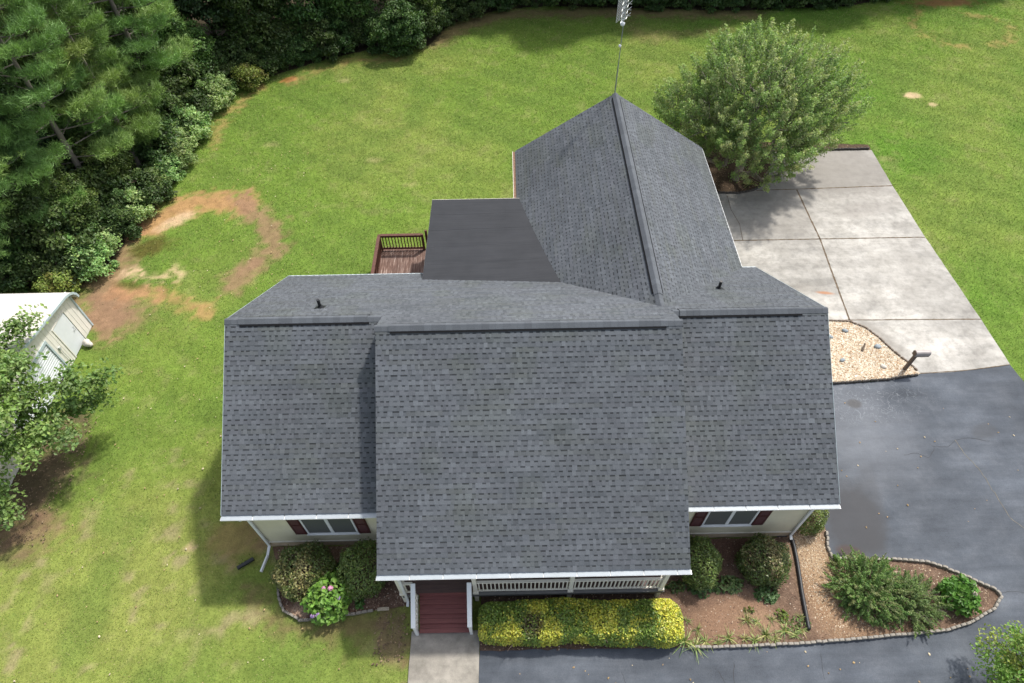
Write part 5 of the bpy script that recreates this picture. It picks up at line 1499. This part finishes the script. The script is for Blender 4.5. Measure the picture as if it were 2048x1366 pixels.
LIL = [(4.98, 4.68, 0, 1.1), (5.25, 4.55, 0, .9), (5.6, 4.68, 1, 1.0), (5.95, 4.62, 2, .9), (6.3, 4.75, 0, .8), (6.75, 4.72, 1, .8), (7.05, 4.68, 0, .75), (7.4, 4.80, 0, .9), (7.65, 4.72, 1, .8), (8.0, 4.92, 0, .85), (8.3, 4.78, 2, 1.0), (8.5, 4.95, 1, .9), (6.95, 5.25, 0, .8), (7.25, 5.2, 1, .7), (7.7, 5.25, 2, .8), (5.4, 5.0, 2, .9), (5.15, 5.25, 2, .8), (8.6, 5.3, 2, .8)]
for i, (x, y, k, s) in enumerate(LIL):
    o = lp[k] if lf[k] else lp[k].copy()
    if not lf[k]: COL.objects.link(o)
    lf[k] = False
    o.location = (x, y, .035); o.rotation_euler = (0, 0, random.uniform(0, 6.28)); o.scale = (s, s, s)
    tag(o, 'pale strap leaved daylily tuft along the lower edge of the bare bed', 'plant', 'daylily tufts in the bed')
o = lp[0].copy(); COL.objects.link(o); o.location = (12.2, 26.0, .03); o.scale = (1.1, 1.1, 1.1); tag(o, 'dark strap leaved tuft under the big bushy tree', 'plant')
# stones and little plants in the gravel
M_BLUESTONE = plain('blue_grey_stone', (.22, .25, .27), .8, .2, .2, 9)
for i, (x, y, r, lab) in enumerate(((13.72, 16.4, .13, 'blue grey stone near the top of the pale gravel'), (13.1, 14.9, .11, 'blue grey stone low in the pale gravel near the roof'), (14.75, 15.55, .14, 'grey mottled stone in the middle right of the gravel'), (14.6, 14.55, .12, 'brownish grey stone near the mailbox post'), (13.0, 16.1, .12, 'dark stone at the roof edge in the gravel'))):
    tag(lump('stone', (x, y, .07), (r, r * .75, r * .5), M_BLUESTONE if i != 3 else M_DIRTSTONE, 130 + i, 2), lab, 'stone')
mb = MB(); mb.tube([(14.05, 15.35, .05), (14.15, 15.5, .12), (14.2, 15.62, .2)], [.05, .045, .03], 7)
tag(mb.build('wood_stub', M_BARK), 'short brown wooden stub sticking out of the gravel', 'stub')

# ------------------------------------------------------------------ loose cover: gravel, chips, leaves, grass
def scatter(poly, n, rg):
    p = np.array(poly); lo, hi = p.min(0), p.max(0); out = np.zeros((0, 2))
    while len(out) < n:
        q = lo + rg.random((n * 2, 2)) * (hi - lo); out = np.concatenate([out, q[inpoly(poly, q[:, 0], q[:, 1])]])
    return out[:n]
def pebbles(name, P, size, cols, z, seed, label, flat=.6):
    rg = np.random.default_rng(seed); n = len(P)
    T = np.array([(1, 0, 0), (.3, .9, 0), (-.8, .6, 0), (-.8, -.6, 0), (.3, -.9, 0), (.1, .1, .8)], float)
    s = size * (.5 + rg.random(n)); a = rg.random(n) * 6.283; c, sn = np.cos(a), np.sin(a)
    V = np.tile(T, (n, 1, 1)) * (1 + rg.normal(0, .22, (n, 6, 3))) * s[:, None, None]; V[:, :, 2] *= flat; V[:, :, 1] *= .75
    x = V[:, :, 0] * c[:, None] - V[:, :, 1] * sn[:, None]; y = V[:, :, 0] * sn[:, None] + V[:, :, 1] * c[:, None]
    V = np.stack([x + P[:, 0, None], y + P[:, 1, None], V[:, :, 2] + z], -1).reshape(-1, 3)
    f = np.array([(i, (i + 1) % 5, 5) for i in range(5)]); F = (f[None] + 6 * np.arange(n)[:, None, None]).reshape(-1, 3)
    C = np.repeat(np.array(cols)[rg.integers(0, len(cols), n)] * (.75 + .5 * rg.random((n, 1))), 5, axis=0)
    o = npmesh(name, V, F, M_PEB, fcol=C); tag(o, label, None, None, 'stuff'); return o
def peb_mat():
    m, t, b = new_mat('loose_bits', .85, .2); t.links.new(attr(t), b.inputs['Base Color']); return m
M_PEB = peb_mat()
rg = np.random.default_rng(200)
pebbles('gravel', scatter(POLY_GRAV, 15000, rg), .034, [(.46, .38, .28), (.54, .48, .385), (.36, .26, .165), (.50, .44, .35), (.30, .20, .12), (.58, .54, .46)], .038, 201, 'pale tan gravel')
GP = np.stack([9.55 + rg.normal(0, .40, 5200), rg.uniform(4.7, 8.2, 5200)], -1); GP = GP[(rg.random(5200) < sm(4.4, 6.4, GP[:, 1]) * .6 + .04) & (GP[:, 0] > 8.98) & inpoly(POLY_BEDR, GP[:, 0], GP[:, 1])]
GP = np.concatenate([GP, scatter([(10.2, 7.0), (13, 6.8), (14.7, 5.9), (14.4, 5.5), (12, 4.85), (9.5, 4.7)], 900, rg)])
pebbles('bed_gravel', GP, .022, [(.30, .22, .14), (.37, .29, .20), (.24, .15, .09), (.44, .37, .28)], .034, 202, 'tan pebbles in the bed by the drain pipe')
pebbles('wood_chips', np.concatenate([scatter(POLY_BEDR, 5200, rg), scatter(POLY_BEDL, 1500, rg)]), .022, [(.20, .13, .09), (.12, .075, .05), (.28, .20, .14), (.09, .055, .04), (.33, .27, .21)], .034, 203, 'brown wood chips and bits on the bed soil')
pebbles('leaf_litter', np.concatenate([scatter(POLY_TREE, 1500, rg), scatter([(-19, 8), (-15.6, 8), (-15.6, 13), (-19, 13)], 900, rg), scatter([(-4.3, 4.2), (-3.3, 4.2), (-3.3, 5.7), (-4.3, 5.7)], 130, rg)]), .03, [(.10, .07, .045), (.16, .11, .07), (.22, .16, .10)], .03, 204, 'brown leaf litter')
LW = np.concatenate([scatter([(-15, 3), (-3.5, 3), (-3.5, 5), (-9, 7.5), (-9, 30), (-16, 30)], 260, rg), scatter([(-1, 3), (14, 3), (14, 4.4), (-1, 4.4)], 40, rg), scatter([(11, 8), (19, 8), (19, 13), (12, 13)], 30, rg)])
pebbles('fallen_leaves', LW, .028, [(.34, .24, .13), (.28, .20, .10), (.45, .38, .26)], .03, 205, 'stray fallen leaves')

def build_grass():
    rg = np.random.default_rng(300)
    N = 1500000
    # denser close to the camera
    X = rg.uniform(-32, 42, N); Y = -3 + 51.5 * rg.random(N) ** 1.15
    half = 9.0 + (Y + 16) * .92
    ok = (np.abs(X) < half)
    for poly in (POLY_ASPH, POLY_CONC, POLY_WALK, POLY_BEDR, POLY_BEDL, POLY_GRAV, POLY_TREE, POLY_WOOD, [(-8, 7.8), (9, 7.8), (9, 16.8), (8.5, 24.4), (.6, 24.4), (.6, 21.1), (-5.7, 21.1), (-5.7, 16.8), (-8, 16.8)], [(-26, 9.9), (-17.6, 9.9), (-17.6, 17.7), (-26, 17.7)]):
        ok &= ~inpoly(poly, X, Y)
    X = X[ok]; Y = Y[ok]
    C = lawn_color(X, Y)
    green = C[:, 1] / (C[:, 0] + 1e-6)
    keep = rg.random(len(X)) < np.clip((green - .80) / .35, .06, 1)
    X, Y, C = X[keep], Y[keep], C[keep]; n = len(X)
    a = rg.random(n) * 6.283; d = np.stack([np.cos(a), np.sin(a)], -1); ln = .042 + .048 * rg.random(n); lean = .3 + .9 * rg.random(n); w_ = (.005 + .005 * rg.random(n)) * (1 + np.maximum(Y, 0) / 30)
    z0 = (fbm(X, Y, 4, 3) - .5) * .05 - .035
    b = np.stack([X, Y, z0], -1); sd = np.stack([-d[:, 1], d[:, 0], np.zeros(n)], -1) * w_[:, None]
    tip = b + np.stack([d[:, 0] * np.cos(lean) * ln, d[:, 1] * np.cos(lean) * ln, np.sin(lean) * ln * .8 + .01], -1)
    V = np.stack([b - sd, b + sd, tip], 1).reshape(-1, 3)
    C = C * 1.06 * (.85 + .38 * rg.random((n, 1))) * (1 + rg.normal(0, .06, (n, 3)))
    dry = rg.random(n) < .07; C[dry] = np.array([.30, .26, .13]) * (.7 + .5 * rg.random((dry.sum(), 1)))
    o = npmesh('grass', V, np.arange(3 * n).reshape(n, 3), ML_GRASS, fcol=np.clip(C * 1.12, .005, .8))
    tag(o, 'short mown grass blades of the lawn', None, None, 'stuff')
ML_GRASS = leaf_mat('grass_blade', trans=.3, rough=.6, spec=.15)
build_grass()
